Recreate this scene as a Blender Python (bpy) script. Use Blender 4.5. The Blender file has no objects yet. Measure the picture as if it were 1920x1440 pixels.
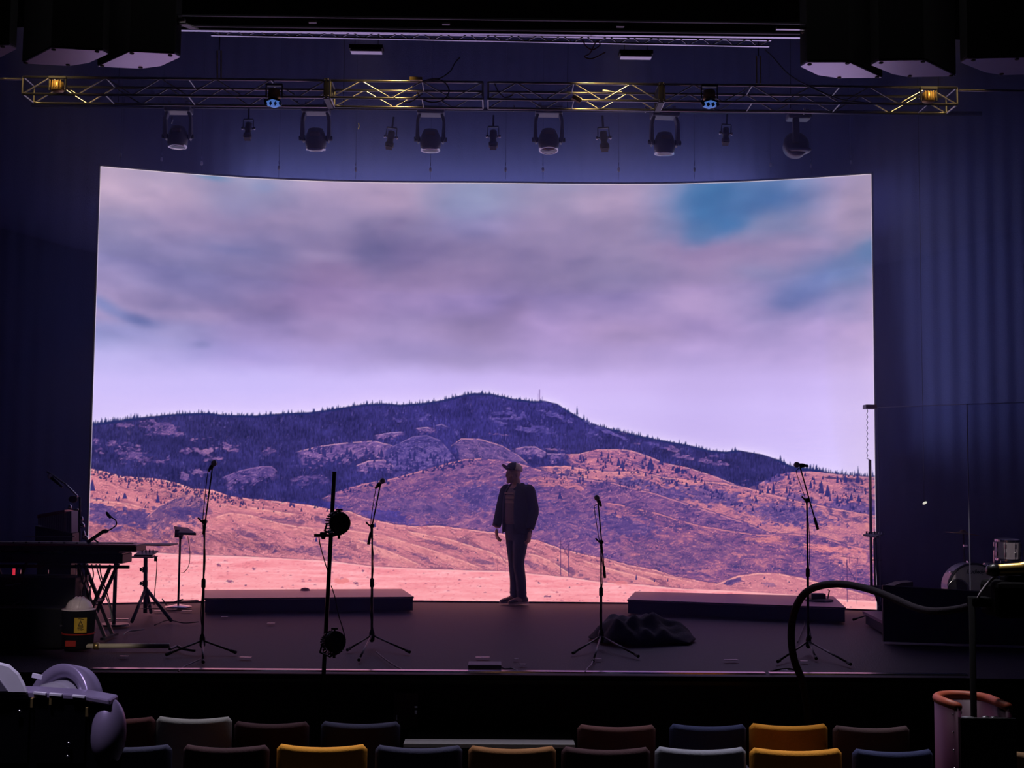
import bpy, math, random
import numpy as np
from mathutils import Vector, Matrix
random.seed(11)
SC = bpy.context.scene
COL = SC.collection
PI = math.pi
def V(*a): return Vector(a)
# ---------- camera ----------
F = 2397.6; PITCH = .0747; ROLL = .0084; YAW = .0120; CAMZ = 1.53
def cam_basis():
    f = Vector((math.sin(YAW)*math.cos(PITCH), math.cos(YAW)*math.cos(PITCH), math.sin(PITCH)))
    r0 = Vector((math.cos(YAW), -math.sin(YAW), 0)); u0 = r0.cross(f)
    c, s = math.cos(ROLL), math.sin(ROLL)
    return c*r0+s*u0, -s*r0+c*u0, f
CR, CU, CF = cam_basis()
cam = bpy.data.cameras.new('camera'); co = bpy.data.objects.new('camera', cam); COL.objects.link(co)
cam.sensor_width = 36; cam.lens = F/1920*36; cam.clip_start = .05; cam.clip_end = 100
M = Matrix((CR, CU, -CF)).transposed().to_4x4(); M.translation = Vector((0, 0, CAMZ)); co.matrix_world = M
SC.camera = co
def at(px, py, Y):
    d = CF*F+CR*(px-960)-CU*(py-720); t = Y/d.y
    return Vector((0, 0, CAMZ))+d*t
def ground(px, py, z=0.0):
    d = CF*F+CR*(px-960)-CU*(py-720); t = (z-CAMZ)/d.z
    return Vector((0, 0, CAMZ))+d*t
def pxm(Y): return Y/F          # metres per photo pixel at that distance
# ---------- materials ----------
MATS = {}
def mat(name, c, rough=.6, metal=0.0, noise=.12, scale=30, emit=None, es=1.0, bump=0.0, coat=0.0, spec=.5):
    if name in MATS: return MATS[name]
    m = bpy.data.materials.new(name); m.use_nodes = True; n = m.node_tree.nodes; l = m.node_tree.links
    b = n['Principled BSDF']; b.inputs['Roughness'].default_value = rough; b.inputs['Metallic'].default_value = metal
    b.inputs['Specular IOR Level'].default_value = spec
    if coat: b.inputs['Coat Weight'].default_value = coat
    tc = n.new('ShaderNodeTexCoord'); tx = n.new('ShaderNodeTexNoise'); tx.inputs['Scale'].default_value = scale; tx.inputs['Detail'].default_value = 4
    l.new(tc.outputs['Object'], tx.inputs['Vector'])
    rp = n.new('ShaderNodeMix'); rp.data_type = 'RGBA'
    rp.inputs[6].default_value = (*[x*(1-noise) for x in c], 1); rp.inputs[7].default_value = (*[min(1, x*(1+noise)) for x in c], 1)
    l.new(tx.outputs['Fac'], rp.inputs[0]); l.new(rp.outputs[2], b.inputs['Base Color'])
    if bump:
        bp = n.new('ShaderNodeBump'); bp.inputs['Strength'].default_value = bump; bp.inputs['Distance'].default_value = .01
        l.new(tx.outputs['Fac'], bp.inputs['Height']); l.new(bp.outputs['Normal'], b.inputs['Normal'])
    if emit:
        b.inputs['Emission Color'].default_value = (*emit, 1); b.inputs['Emission Strength'].default_value = es
    MATS[name] = m; return m
black = mat('matte black paint', (.018, .018, .020), .55)
flatblack = mat('flat black finish', (.008, .008, .009), .9, spec=.05)
blackgloss = mat('black plastic', (.02, .02, .022), .35)
blackmetal = mat('black powder coated metal', (.03, .03, .034), .38, .5)
chrome = mat('chrome', (.75, .75, .78), .18, 1)
alu = mat('aluminium', (.78, .77, .82), .26, 1)
trussm = mat('aged aluminium truss', (.5, .49, .48), .30, 1)
cloth = mat('black stage cloth', (.032, .032, .045), .95, bump=.4, scale=60)
rubber = mat('rubber cable', (.02, .02, .022), .6)
white = mat('white enamel', (.75, .73, .72), .35)
tape = mat('white gaffer tape', (.92, .90, .92), .28, spec=.8)
greyp = mat('pale grey laminate', (.86, .83, 1.0), .38, .75, noise=.05, scale=8)
# ---------- mesh building ----------
class MB:
    def __init__(s, T=None): s.v = []; s.f = []; s.T = T
    def add(s, vs, fs):
        o = len(s.v); s.v += [tuple((s.T @ Vector(p)) if s.T else p) for p in vs]; s.f += [tuple(i+o for i in q) for q in fs]; return s
    def box(s, c, d, R=None):
        c = Vector(c); vs = []
        for sx in (-.5, .5):
            for sy in (-.5, .5):
                for sz in (-.5, .5):
                    p = Vector((sx*d[0], sy*d[1], sz*d[2])); vs.append((R @ p if R else p)+c)
        return s.add(vs, [(0,1,3,2),(4,6,7,5),(0,4,5,1),(2,3,7,6),(0,2,6,4),(1,5,7,3)])
    def bar(s, a, b, w, h, up=(0,0,1)):
        a = Vector(a); b = Vector(b); d = b-a; x = d.normalized(); y = Vector(up).cross(x)
        if y.length < 1e-4: y = Vector((1,0,0)).cross(x)
        y.normalize(); z = x.cross(y)
        return s.box((a+b)/2, (d.length, w, h), Matrix((x, y, z)).transposed())
    def tube(s, pts, r, n=8, caps=True, flat=1.0):
        pts = [Vector(p) for p in pts]; rs = r if isinstance(r, (list, tuple)) else [r]*len(pts)
        t0 = (pts[1]-pts[0]).normalized(); up = Vector((0,0,1)) if abs(t0.z) < .9 else Vector((0,1,0))
        nn = up.cross(t0).normalized(); vs = []; fs = []
        for i, p in enumerate(pts):
            t = (pts[min(i+1, len(pts)-1)]-pts[max(i-1, 0)]).normalized()
            nn = (nn-t*nn.dot(t)).normalized(); bb = t.cross(nn)
            for k in range(n):
                a = 2*PI*k/n; vs.append(p+nn*math.cos(a)*rs[i]+bb*math.sin(a)*rs[i]*flat)
        for i in range(len(pts)-1):
            for k in range(n):
                k2 = (k+1) % n; fs.append((i*n+k, i*n+k2, (i+1)*n+k2, (i+1)*n+k))
        if caps: fs.append(tuple(range(n-1, -1, -1))); fs.append(tuple((len(pts)-1)*n+k for k in range(n)))
        return s.add(vs, fs)
    def lathe(s, c, ax, prof, n=20, caps=True):
        c = Vector(c); ax = Vector(ax).normalized(); e = Vector((0,0,1)) if abs(ax.z) < .9 else Vector((1,0,0))
        a1 = e.cross(ax).normalized(); a2 = ax.cross(a1); vs = []; fs = []
        for (h, r) in prof:
            for k in range(n):
                a = 2*PI*k/n; vs.append(c+ax*h+a1*math.cos(a)*r+a2*math.sin(a)*r)
        for i in range(len(prof)-1):
            for k in range(n):
                k2 = (k+1) % n; fs.append((i*n+k, i*n+k2, (i+1)*n+k2, (i+1)*n+k))
        if caps: fs.append(tuple(range(n-1, -1, -1))); fs.append(tuple((len(prof)-1)*n+k for k in range(n)))
        return s.add(vs, fs)
    def prism(s, pts, vec):
        pts = [Vector(p) for p in pts]; n = len(pts); vec = Vector(vec)
        return s.add(pts+[p+vec for p in pts], [tuple(range(n-1, -1, -1)), tuple(range(n, 2*n))]+[(k, (k+1) % n, n+(k+1) % n, n+k) for k in range(n)])
    def rings(s, R, caps=True, closed=True):
        n = len(R[0]); vs = [p for r in R for p in r]; fs = []
        for i in range(len(R)-1):
            for k in range(n if closed else n-1):
                k2 = (k+1) % n; fs.append((i*n+k, i*n+k2, (i+1)*n+k2, (i+1)*n+k))
        if caps: fs.append(tuple(range(n-1, -1, -1))); fs.append(tuple((len(R)-1)*n+k for k in range(n)))
        return s.add(vs, fs)
    def ell(s, c, r, n=14, R=None):
        c = Vector(c); vs = []; fs = []; m = n//2
        for i in range(m+1):
            p = -PI/2+PI*i/m
            for k in range(n):
                a = 2*PI*k/n; q = Vector((r[0]*math.cos(p)*math.cos(a), r[1]*math.cos(p)*math.sin(a), r[2]*math.sin(p))); vs.append((R @ q if R else q)+c)
        for i in range(m):
            for k in range(n):
                k2 = (k+1) % n; fs.append((i*n+k, i*n+k2, (i+1)*n+k2, (i+1)*n+k))
        return s.add(vs, fs)
    def build(s, name, m, parent=None, smooth=False, bevel=0, remesh=0, sub=0, solid=0, smooth_it=0):
        off = Vector(parent['_w']) if parent is not None and '_w' in parent else Vector((0,0,0))
        if parent is None:
            zs = [p[2] for p in s.v]; xs_ = [p[0] for p in s.v]; ys_ = [p[1] for p in s.v]
            off = Vector(((min(xs_)+max(xs_))/2, (min(ys_)+max(ys_))/2, min(zs)))
        me = bpy.data.meshes.new(name); me.from_pydata([(p[0]-off.x, p[1]-off.y, p[2]-off.z) for p in s.v], [], s.f)
        me.validate(); me.materials.append(m)
        import bmesh
        b = bmesh.new(); b.from_mesh(me); bmesh.ops.remove_doubles(b, verts=b.verts, dist=1e-6); bmesh.ops.recalc_face_normals(b, faces=b.faces); b.to_mesh(me); b.free()
        if smooth:
            for q in me.polygons: q.use_smooth = True
        o = bpy.data.objects.new(name, me); COL.objects.link(o)
        if parent is None: o.location = off; o['_w'] = tuple(off)
        else: o.parent = parent; o['_w'] = tuple(off)
        if bevel:
            d = o.modifiers.new('bevel', 'BEVEL'); d.width = bevel; d.segments = 2; d.limit_method = 'ANGLE'
        if solid:
            d = o.modifiers.new('thickness', 'SOLIDIFY'); d.thickness = solid; d.offset = 0
        if remesh:
            d = o.modifiers.new('remesh', 'REMESH'); d.mode = 'VOXEL'; d.voxel_size = remesh; d.use_smooth_shade = True
        if smooth_it:
            d = o.modifiers.new('smooth', 'SMOOTH'); d.iterations = smooth_it; d.factor = .5
        if sub:
            d = o.modifiers.new('subd', 'SUBSURF'); d.levels = sub; d.render_levels = sub
        return o
def tag(o, label=None, cat=None, group=None, kind=None):
    if label: o['label'] = label
    if cat: o['category'] = cat
    if group: o['group'] = group
    if kind: o['kind'] = kind
    return o
def thing(name, label, cat, loc, group=None):
    o = bpy.data.objects.new(name, None); COL.objects.link(o); o.location = loc; o.empty_display_size = .1; o['_w'] = tuple(loc)
    return tag(o, label, cat, group)
def struct(o): o['kind'] = 'structure'; return o
def curve3(pts, n=8):
    P = [Vector(p) for p in pts]; P = [P[0]*2-P[1]]+P+[P[-1]*2-P[-2]]; out = []
    for i in range(1, len(P)-2):
        for k in range(n):
            t = k/n; a, b, c, d = P[i-1], P[i], P[i+1], P[i+2]
            out.append(.5*((2*b)+(c-a)*t+(2*a-5*b+4*c-d)*t*t+(3*b-a-3*c+d)*t**3))
    out.append(P[-2]); return out
# ---------- the room ----------
FL = -.95; SF = 10.3
wallm = mat('black painted wall', (.010, .010, .013), .9, bump=.2, scale=12)
carpet = mat('dark audience carpet', (.010, .009, .012), .95, bump=.5, scale=90)
deckm = mat('worn black stage floor', (.027, .015, .038), .6, noise=.55, scale=75, bump=.5, spec=.3)
struct(MB().box((0, 3.6, FL-.1), (19.4, 13.4, .2)).build('floor', carpet))
struct(MB().box((-9.6, 7.6, 3.5), (.2, 21.4, 9.3)).build('wall_left', wallm))
struct(MB().box((9.6, 7.6, 3.5), (.2, 21.4, 9.3)).build('wall_right', wallm))
struct(MB().box((0, 18.2, 3.5), (19.0, .2, 9.3)).build('wall_back', wallm))
struct(MB().box((0, -3.0, 3.5), (19.0, .2, 9.3)).build('wall_front', wallm))
struct(MB().box((0, 7.6, 8.25), (19.4, 21.4, .2)).build('ceiling', wallm))
xL = ground(110, 1257).x; xR = ground(1850, 1269).x
struct(MB().box((0, (SF+18.05)/2, FL/2-.01), (18.9, 18.05-SF, -FL-.02)).build('floor_stage', deckm))
# bright metal nosing along the front of the stage, with one gap
nose = mat('stage edge aluminium nosing', (.78, .86, 1), .17, 1)
def noseb(a, b, n):
    A = ground(a, 1261); B = ground(b, 1261)
    struct(MB().box(((A.x+B.x)/2, SF+.03, .006), (B.x-A.x, .07, .013)).build('trim_%d' % n, nose))
noseb(150, 1431, 1); noseb(1438, 1800, 2)
struct(MB().box((0, SF-.012, -.07), (18.5, .02, .03)).build('trim_3', blackmetal))
# low step in front of the stage between the seats
st = thing('step_unit', 'low black step with a pale metal nosing at the foot of the stage', 'step', at(917, 1392, 9.5)*1)
q0 = at(757, 1391, 9.45); q1 = at(1078, 1394, 9.45)
MB().box(((q0.x+q1.x)/2, 9.83, (q0.z+FL)/2-.02), (q1.x-q0.x, .84, q0.z-FL-.04)).build('step_body', flatblack, st)
MB().box(((q0.x+q1.x)/2, 9.5, q0.z-.02), (q1.x-q0.x, .17, .03)).build('nosing', white, st, bevel=.004)['label'] = 'pale metal nosing'
# black curtains either side of and above the LED wall
def curtain(name, label, a, b, z0, z1, amp=.013, wl=.22):
    a = Vector(a); b = Vector(b); L = (b-a).length; n = int(L/.035); d = (b-a)/L; nn = Vector((-d.y, d.x, 0)); mb = MB(); vs = []
    for i in range(n+1):
        s = L*i/n; o = amp*math.sin(2*PI*s/wl+.8*math.sin(s*2.3))*(.7+.3*math.sin(s*1.1))
        for z in (z0, (z0+z1)/2, z1): vs.append(a+d*s+nn*o*(1.2 if z == z0 else 1)+Vector((0, 0, z)))
    fs = [(i*3+k, (i+1)*3+k, (i+1)*3+k+1, i*3+k+1) for i in range(n) for k in (0, 1)]
    o = mb.add(vs, fs).build(name, cloth, smooth=True, solid=.006)
    return tag(o, label, 'curtain')
curtain('stage_curtain', 'black pleated curtain hanging left of the lit wall', (-9.3, 15.8, 0), (-5.1, 17.15, 0), .01, 7.9)
curtain('stage_curtain', 'black pleated curtain hanging right of the lit wall', (4.8, 17.15, 0), (9.3, 15.6, 0), .01, 7.9)
curtain('stage_curtain', 'black pleated border curtain hanging above and behind the lit wall', (-5.2, 17.4, 0), (4.9, 17.4, 0), 4.2, 8.1)
curtain('valance_curtain', 'black valance across the top in front of the lighting truss', (-9.3, 10.75, 0), (9.3, 10.75, 0), 5.36, 8.14)
# ---------- the picture shown on the LED wall, computed procedurally ----------
# canvas units: x 150..1660, y 300..1150 ; one sample per unit
CX0, CY0, CW, CH = 150, 300, 1511, 851
_TB = {}
def vnoise(x, y, seed):
    T = _TB.get(seed)
    if T is None:
        T = _TB[seed] = np.random.RandomState(seed*7+1).rand(257, 257).astype(np.float32); T[256] = T[0]; T[:, 256] = T[:, 0]
    fx0 = np.floor(x); fy0 = np.floor(y)
    xi = fx0.astype(np.int32) & 255; yi = fy0.astype(np.int32) & 255
    fx = (x-fx0).astype(np.float32); fy = (y-fy0).astype(np.float32)
    fx = fx*fx*(3-2*fx); fy = fy*fy*(3-2*fy)
    a = T[yi, xi]; b = T[yi, xi+1]; c = T[yi+1, xi]; d = T[yi+1, xi+1]
    a = a+(b-a)*fx
    return a+(c+(d-c)*fx-a)*fy
def fbm(x, y, seed, o=4):
    s = 0; a = .5; t = 0
    for k in range(o):
        s = s+a*vnoise(x*2**k, y*2**k, seed+k*17); t += a; a *= .5
    return s/t
def sstep(a, b, x):
    t = np.clip((x-a)/(b-a), 0, 1); return t*t*(3-2*t)
def paint_screen():
    rng = np.random.RandomState(7)
    xs = np.arange(CW)+CX0; ys = np.arange(CH)+CY0
    X, Y = np.meshgrid(xs.astype(np.float32), ys.astype(np.float32))
    # ---- sky: colour grid
    gx = np.array([165, 190, 330, 470, 610, 750, 890, 1030, 1170, 1310, 1450, 1590, 1650.])
    gy = np.array([300, 330, 370, 420, 470, 520, 570, 620, 670, 720, 770, 900.])
    G = [
     [(190,168,205),(190,170,205),(182,168,208),(162,165,208),(186,168,212),(186,166,208),(165,167,215),(160,162,208),(182,164,210),(135,150,202),(125,145,200),(176,160,206),(182,164,208)],
     [(192,170,206),(192,170,206),(182,165,205),(160,160,206),(184,165,210),(186,166,208),(160,165,212),(160,160,206),(180,162,206),(120,142,196),(112,138,196),(174,158,204),(184,164,208)],
     [(190,168,204),(192,170,206),(178,158,198),(156,152,198),(172,154,200),(186,162,204),(150,157,204),(168,156,200),(180,160,204),(100,130,188),(88,124,186),(172,154,196),(182,162,206)],
     [(152,152,196),(160,150,192),(166,148,192),(154,138,184),(162,146,192),(150,136,182),(142,134,188),(166,148,194),(154,138,182),(110,126,178),(132,138,184),(172,154,196),(168,154,198)],
     [(150,145,192),(142,136,182),(138,130,178),(132,126,176),(148,132,178),(128,114,164),(144,128,174),(146,130,176),(148,134,178),(150,130,176),(150,134,178),(140,136,182),(106,128,180)],
     [(166,148,190),(150,138,182),(126,122,168),(130,120,166),(138,118,164),(136,118,164),(150,130,176),(146,130,174),(140,128,172),(154,136,180),(140,130,174),(116,128,176),(150,142,194)],
     [(180,158,198),(176,156,196),(140,128,172),(136,120,164),(142,122,168),(152,132,180),(154,134,184),(150,132,180),(154,136,184),(162,142,186),(150,138,184),(152,144,194),(182,160,208)],
     [(150,154,206),(146,148,198),(150,144,192),(152,136,186),(154,134,180),(156,138,184),(144,126,168),(156,136,186),(152,132,176),(158,138,186),(166,148,196),(182,160,210),(188,166,214)],
     [(190,184,236),(184,178,230),(164,158,212),(164,150,208),(168,150,204),(154,138,186),(150,132,176),(162,142,192),(164,144,192),(170,150,200),(172,152,202),(190,168,218),(200,176,228)],
     [(200,190,242),(198,188,240),(194,184,238),(194,184,240),(198,184,240),(198,182,238),(192,174,230),(200,178,234),(194,172,226),(182,162,214),(186,166,220),(200,180,234),(210,190,244)],
     [(208,192,242),(208,194,242),(210,194,244),(214,198,246),(218,198,248),(218,198,248),(214,194,246),(210,190,244),(204,186,238),(196,178,232),(202,184,238),(212,194,246),(220,202,250)],
     [(216,202,248),(216,202,248),(218,202,248),(222,206,250),(224,206,252),(224,206,252),(222,204,252),(216,200,250),(212,196,248),(212,194,246),(214,198,248),(218,202,250),(222,206,252)]]
    G = np.array(G, float)
    wx = X+14*(fbm(X/90, Y/50, 3)-.5)*2+5*(fbm(X/20, Y/14, 5)-.5)*2
    wy = Y+11*(fbm(X/110, Y/50, 9)-.5)*2+3*(fbm(X/20, Y/12, 15)-.5)*2
    ix = np.clip(np.interp(wx, gx, np.arange(len(gx))), 0, len(gx)-1.001)
    iy = np.clip(np.interp(wy, gy, np.arange(len(gy))), 0, len(gy)-1.001)
    x0 = ix.astype(int); y0 = iy.astype(int); fx = ix-x0; fy = iy-y0
    fx = fx*fx*(3-2*fx); fy = fy*fy*(3-2*fy)
    fx = fx[..., None]; fy = fy[..., None]
    C = (G[y0, x0]*(1-fx)+G[y0, x0+1]*fx)*(1-fy)+(G[y0+1, x0]*(1-fx)+G[y0+1, x0+1]*fx)*fy
    def reg(x0_, x1_, y0_, y1_):
        return (slice(max(0, int(y0_)-CY0), min(CH, max(1, int(y1_)-CY0+1))), slice(max(0, int(x0_)-CX0), min(CW, max(1, int(x1_)-CX0+1))))
    def mix(R, m, tex):
        c = tex(X[R], Y[R]) if callable(tex) else np.array(tex, float)
        C[R] = C[R]*(1-m[..., None])+c*m[..., None]
    def blob(cx, cy, rx, ry, col, a, ang=0, warp=.5, hard=1.0):
        ca, sa = math.cos(ang), math.sin(ang); q = max(rx, ry)*2.6
        R = reg(cx-q, cx+q, cy-q, cy+q); x_, y_ = X[R], Y[R]
        dx = x_-cx; dy = y_-cy
        u = (dx*ca+dy*sa)/rx; v = (-dx*sa+dy*ca)/ry
        u = u+warp*(fbm(x_/55, y_/35, int(cx))-.5)*2; v = v+warp*(fbm(x_/55, y_/35, int(cy)+99)-.5)*2
        mix(R, a*np.exp(-(u*u+v*v)**hard), col)
    blob(1345, 385, 62, 62, (66,112,172), .95, -.35, .25, 2.2)
    blob(1400, 375, 55, 34, (84,122,182), .8, -.5, .2, 1.5)
    blob(1310, 440, 34, 22, (84,118,172), .75, -.5, .2, 1.4)
    blob(1505, 540, 80, 34, (108,120,170), .8, -.45, .4, 1.2); blob(1490, 560, 50, 20, (98,112,166), .6, -.4, .3, 1.2)
    blob(1440, 515, 60, 16, (128,130,176), .6, .15, .25, 1.2)
    blob(1600, 492, 80, 24, (104,124,178), .8, -.45, .2, 1.4)
    blob(1630, 470, 30, 20, (100,130,185), .7, -.45, .2, 1.4)
    blob(700, 462, 52, 40, (118,110,158), .8, .3, .5, 1.1); blob(690, 480, 34, 26, (110,106,154), .5, .3, .4, 1.1)
    blob(735, 425, 34, 14, (140,124,172), .6, -.5, .2, 1.2)
    blob(255, 598, 46, 11, (98,108,162), .9, .28, .2, 1.4)
    blob(195, 572, 46, 12, (122,136,190), .8, .5, .2, 1.2)
    blob(270, 632, 90, 12, (150,148,200), .6, .2, .2, 1.2)
    blob(378, 646, 18, 7, (130,130,180), .8, 0, .2, 1.3)
    blob(430, 468, 42, 9, (118,118,170), .7, .1, .3, 1.3)
    blob(340, 530, 110, 22, (122,116,164), .7, .35, .3, 1.2)
    blob(400, 560, 60, 12, (124,116,162), .6, .2, .3, 1.2)
    blob(595, 540, 70, 30, (134,114,160), .6, -.4, .3, 1.2)
    blob(440, 385, 60, 30, (146,144,194), .5, .3, .3, 1.2)
    blob(395, 330, 34, 8, (112,152,202), .8, .2, .2, 1.4)
    blob(490, 350, 26, 12, (140,152,205), .6, 0, .3, 1.4)
    blob(860, 385, 70, 36, (142,150,200), .5, .2, .3, 1.2)
    blob(960, 585, 55, 24, (134,116,158), .6, -.6, .3, 1.2)
    blob(1165, 525, 80, 14, (132,122,168), .6, .1, .3, 1.2)
    blob(1200, 628, 90, 14, (142,126,168), .5, 0, .3, 1.2)
    blob(870, 672, 60, 20, (150,134,176), .6, .1, .3, 1.2)
    blob(800, 655, 120, 16, (150,134,184), .5, .1, .3, 1.2)
    for (bx, by, rx, ry, cc) in ((240,420,70,12,(150,140,186)),(560,420,70,10,(168,150,194)),(610,480,60,9,(160,144,190)),(330,590,90,12,(176,154,194)),(1130,390,50,26,(184,162,204)),(1500,455,70,14,(176,154,196)),(1010,450,60,16,(166,148,192)),(880,520,80,12,(140,122,168)),(700,620,120,14,(162,142,190)),(1290,540,60,12,(164,142,188)),(1400,585,60,16,(162,144,190))):
        blob(bx, by, rx, ry, cc, .6, .1, .35, 1.2)
    # wisps: soft streaks running down to the right on the left, up to the right on the right side
    k_ = np.clip((X-900)/700, -1, 1); sk = Y+26*(fbm(X/150, Y/80, 199, 2)-.5)+(X-900)*.10*k_
    n1 = fbm(X/130+5, sk/42, 201, 4); n2 = fbm(X/52, sk/26+3, 207, 4); n3 = fbm(X/260, sk/70, 213, 3); n4 = fbm(X/34, Y/1.3, 219, 2)
    up = np.clip((735-Y)/120, 0, 1)
    w_ = ((n1-.5)*.19+(n2-.5)*.11+(n3-.5)*.16)*up+(n4-.5)*.022
    C[:] = C*(1+w_[..., None]*np.array([1.15, 1.0, .72]))
    hz_ = np.exp(-((Y-735)/75)**2)[..., None]*.45; C[:] = C*(1-hz_)+np.array([216, 198, 252.])*hz_
    # bright rim of sky against the ridge
    def ridge(pts):
        p = np.array(pts, float); return np.interp(xs.astype(float), p[:, 0], p[:, 1], left=9999, right=9999)
    def col(c):
        c = np.array(c, float); return lambda x_, y_: c
    def forest(c, seed, contrast=.16, k=1.0, tint=False):
        c = np.array(c, float)*k
        def f(x_, y_):
            n = fbm(x_/1.8, y_/5.5, seed, 3); m = fbm(x_/30, y_/18, seed+5, 3)
            o = c*(1+contrast*(n-.5)[..., None]*2+.20*(m-.5)[..., None]*2)
            q = fbm(x_/2.4, y_/4.5, seed+9, 2); q = np.clip((q-.66)*4, 0, 1)*np.clip((fbm(x_/22, y_/14, seed+13, 2)-.40)*4, 0, 1); o = o+q[..., None]*np.array([34, 28, 34])
            if tint: o = o*(1+np.exp(-((x_-900)/330)**2)[..., None]*np.array([.06, .04, .13]))
            return o
        return f
    def rock(base, dark, light, seed, sx=11, sy=3.6, slope=0, k=1.0):
        base = np.array(base, float)*np.array([.92, .92, .95]); light = np.array(light, float)*np.array([.94, .93, .96]); dark = np.array(dark, float)*.93
        def f(x_, y_):
            yy = y_-slope*x_
            wxx = x_+14*(fbm(x_/34, yy/22, seed+1, 2)-.5)*2; wyy = yy+9*(fbm(x_/26, yy/16, seed+2, 2)-.5)*2
            n = fbm(wxx/sx, wyy/sy, seed, 3); f_ = fbm(x_/2.6, yy/1.5, seed+8, 2); b_ = fbm(x_/46, yy/22, seed+11, 2)
            v = (n-.5)*2.3+(b_-.5)*1.1+(f_-.5)*.9
            md = np.clip(-v*1.25*k, 0, 1)[..., None]; ml = np.clip(v*1.05*k-.12, 0, 1)[..., None]
            o = base*(1-md)+dark*md; o = o*(1-ml)+light*ml
            rn = fbm(wxx/(sx*.8), wyy/(sy*.8), seed+31, 2); gate = fbm(x_/17, y_/9, seed+37, 2)
            ln = np.clip(1-np.abs(rn-.5)/.045, 0, 1)*np.clip((gate-.42)*6, 0, 1); l2 = np.clip(1-np.abs(rn-.60)/.04, 0, 1)*np.clip((gate-.42)*6, 0, 1)
            o = o*(1-.65*ln[..., None])+dark*.92*.65*ln[..., None]; o = o*(1-.55*l2[..., None])+np.minimum(255, light+10)*.55*l2[..., None]
            sp = (f_ > .80)[..., None]*.55
            return o*(1-sp)+np.minimum(255, light+22)*sp
        return f
    def layer(pts, tex, jag=0, seed=1, crest=None, dark=None, bottom=1151):
        r = ridge(pts)+jag*(fbm(xs/7.0, xs*0+.5, seed, 3)-.5)*2
        R = reg(pts[0][0], pts[-1][0], min(q[1] for q in pts)-8, bottom); d = Y[R]-r[None, R[1]]
        g = sstep(0, 30, X[R]-pts[0][0]-d*.5+30*(fbm(X[R]/20, Y[R]/12, seed+3, 3)-.5)) if pts[0][0] > 160 else 1.0
        mix(R, g*np.clip(d+.5, 0, 1), tex)
        if dark is not None: mix(R, g*.8*np.clip(1-np.abs(d+.6)/1.2, 0, 1), col(dark))
        if crest is not None: mix(R, g*.85*np.clip(1-np.abs(d-1.8)/1.7, 0, 1)*(fbm(X[R]/14, Y[R]/14, seed+50, 2) > .42), col(crest))
        return r
    def rpatch(pts, depth, tex, a=1, seed=1, crest=None, cut=.35, under=None):
        p = np.array(pts, float); r = ridge(pts)
        R = reg(p[0, 0], p[-1, 0], p[:, 1].min()-8, p[:, 1].max()+depth+4); x_ = X[R]; y_ = Y[R]; d = y_-r[None, R[1]]
        ex = np.minimum(x_-p[0, 0], p[-1, 0]-x_)
        m = (d > 0)*np.clip(1-d/depth, 0, 1)*np.clip(ex/10+.4, 0, 1)
        n = fbm(x_/7, y_/4.5, seed, 3)
        g = sstep(0, 12, ex-d*.35+(n-.5)*16)
        mix(R, g*a*sstep(cut, cut+.22, m*.75+(n-.5)*.9+.12)*(d > 0)*(m > 0), tex)
        if crest is not None: mix(R, g*.8*np.clip(1-np.abs(d-.8)/1.6, 0, 1)*(ex > 0)*(fbm(x_/9, y_/9, seed+3, 2) > .36), col(crest))
        if under is not None: mix(R, .45*np.clip(1-np.abs(d+3)/3, 0, 1), col(under))
    def epatch(cx, cy, rx, ry, tex, a=1, ang=0, seed=1, cut=.45, fq=1.0):
        ca, sa = math.cos(ang), math.sin(ang)
        ex = abs(rx*ca)+abs(ry*sa); ey = abs(rx*sa)+abs(ry*ca)
        R = reg(cx-ex, cx+ex, cy-ey, cy+ey); x_ = X[R]; y_ = Y[R]; dx = x_-cx; dy = y_-cy
        q = np.clip(1-np.sqrt(((dx*ca+dy*sa)/rx)**2+((-dx*sa+dy*ca)/ry)**2), 0, 1)
        n = fbm(x_/(9/fq), y_/(5/fq), seed, 3)
        mix(R, a*sstep(cut, cut+.25, q*.9+(n-.5)*1.1+.08)*(q > 0), tex)
    FULL = (slice(0, CH), slice(0, CW))
    def over(m, tex): mix(FULL, m, tex)
    def tree(tx, ty, h, w, c=(44,44,98), a=.92):
        i0 = int(tx-CX0-w-1); i1 = int(tx-CX0+w+2); j0 = int(ty-CY0-h-1); j1 = int(ty-CY0+2)
        if i0 < 0 or i1 >= CW or j0 < 0 or j1 >= CH: return
        xx = X[j0:j1, i0:i1]; yy = Y[j0:j1, i0:i1]
        t = np.clip((yy-(ty-h))/h, 0, 2)
        m = a*np.clip((w*.5*t**.8-np.abs(xx-tx))*1.2+.55, 0, 1)*(t > 0)*(t <= 1.02)
        C[j0:j1, i0:i1] = C[j0:j1, i0:i1]*(1-m[..., None])+np.array(c, float)*m[..., None]
    def line(x0_, y0_, x1_, y1_, w, c, a=.9):
        i0 = int(min(x0_, x1_)-CX0-3); i1 = int(max(x0_, x1_)-CX0+4); j0 = int(min(y0_, y1_)-CY0-3); j1 = int(max(y0_, y1_)-CY0+4)
        if i0 < 0 or j0 < 0 or i1 > CW or j1 > CH: return
        xx = X[j0:j1, i0:i1]; yy = Y[j0:j1, i0:i1]; L = math.hypot(x1_-x0_, y1_-y0_)+1e-6
        t = np.clip(((xx-x0_)*(x1_-x0_)+(yy-y0_)*(y1_-y0_))/L/L, 0, 1)
        d = np.hypot(xx-x0_-t*(x1_-x0_), yy-y0_-t*(y1_-y0_))
        m = a*np.clip(w/2+.5-d, 0, 1)
        C[j0:j1, i0:i1] = C[j0:j1, i0:i1]*(1-m[..., None])+np.array(c, float)*m[..., None]
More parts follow.
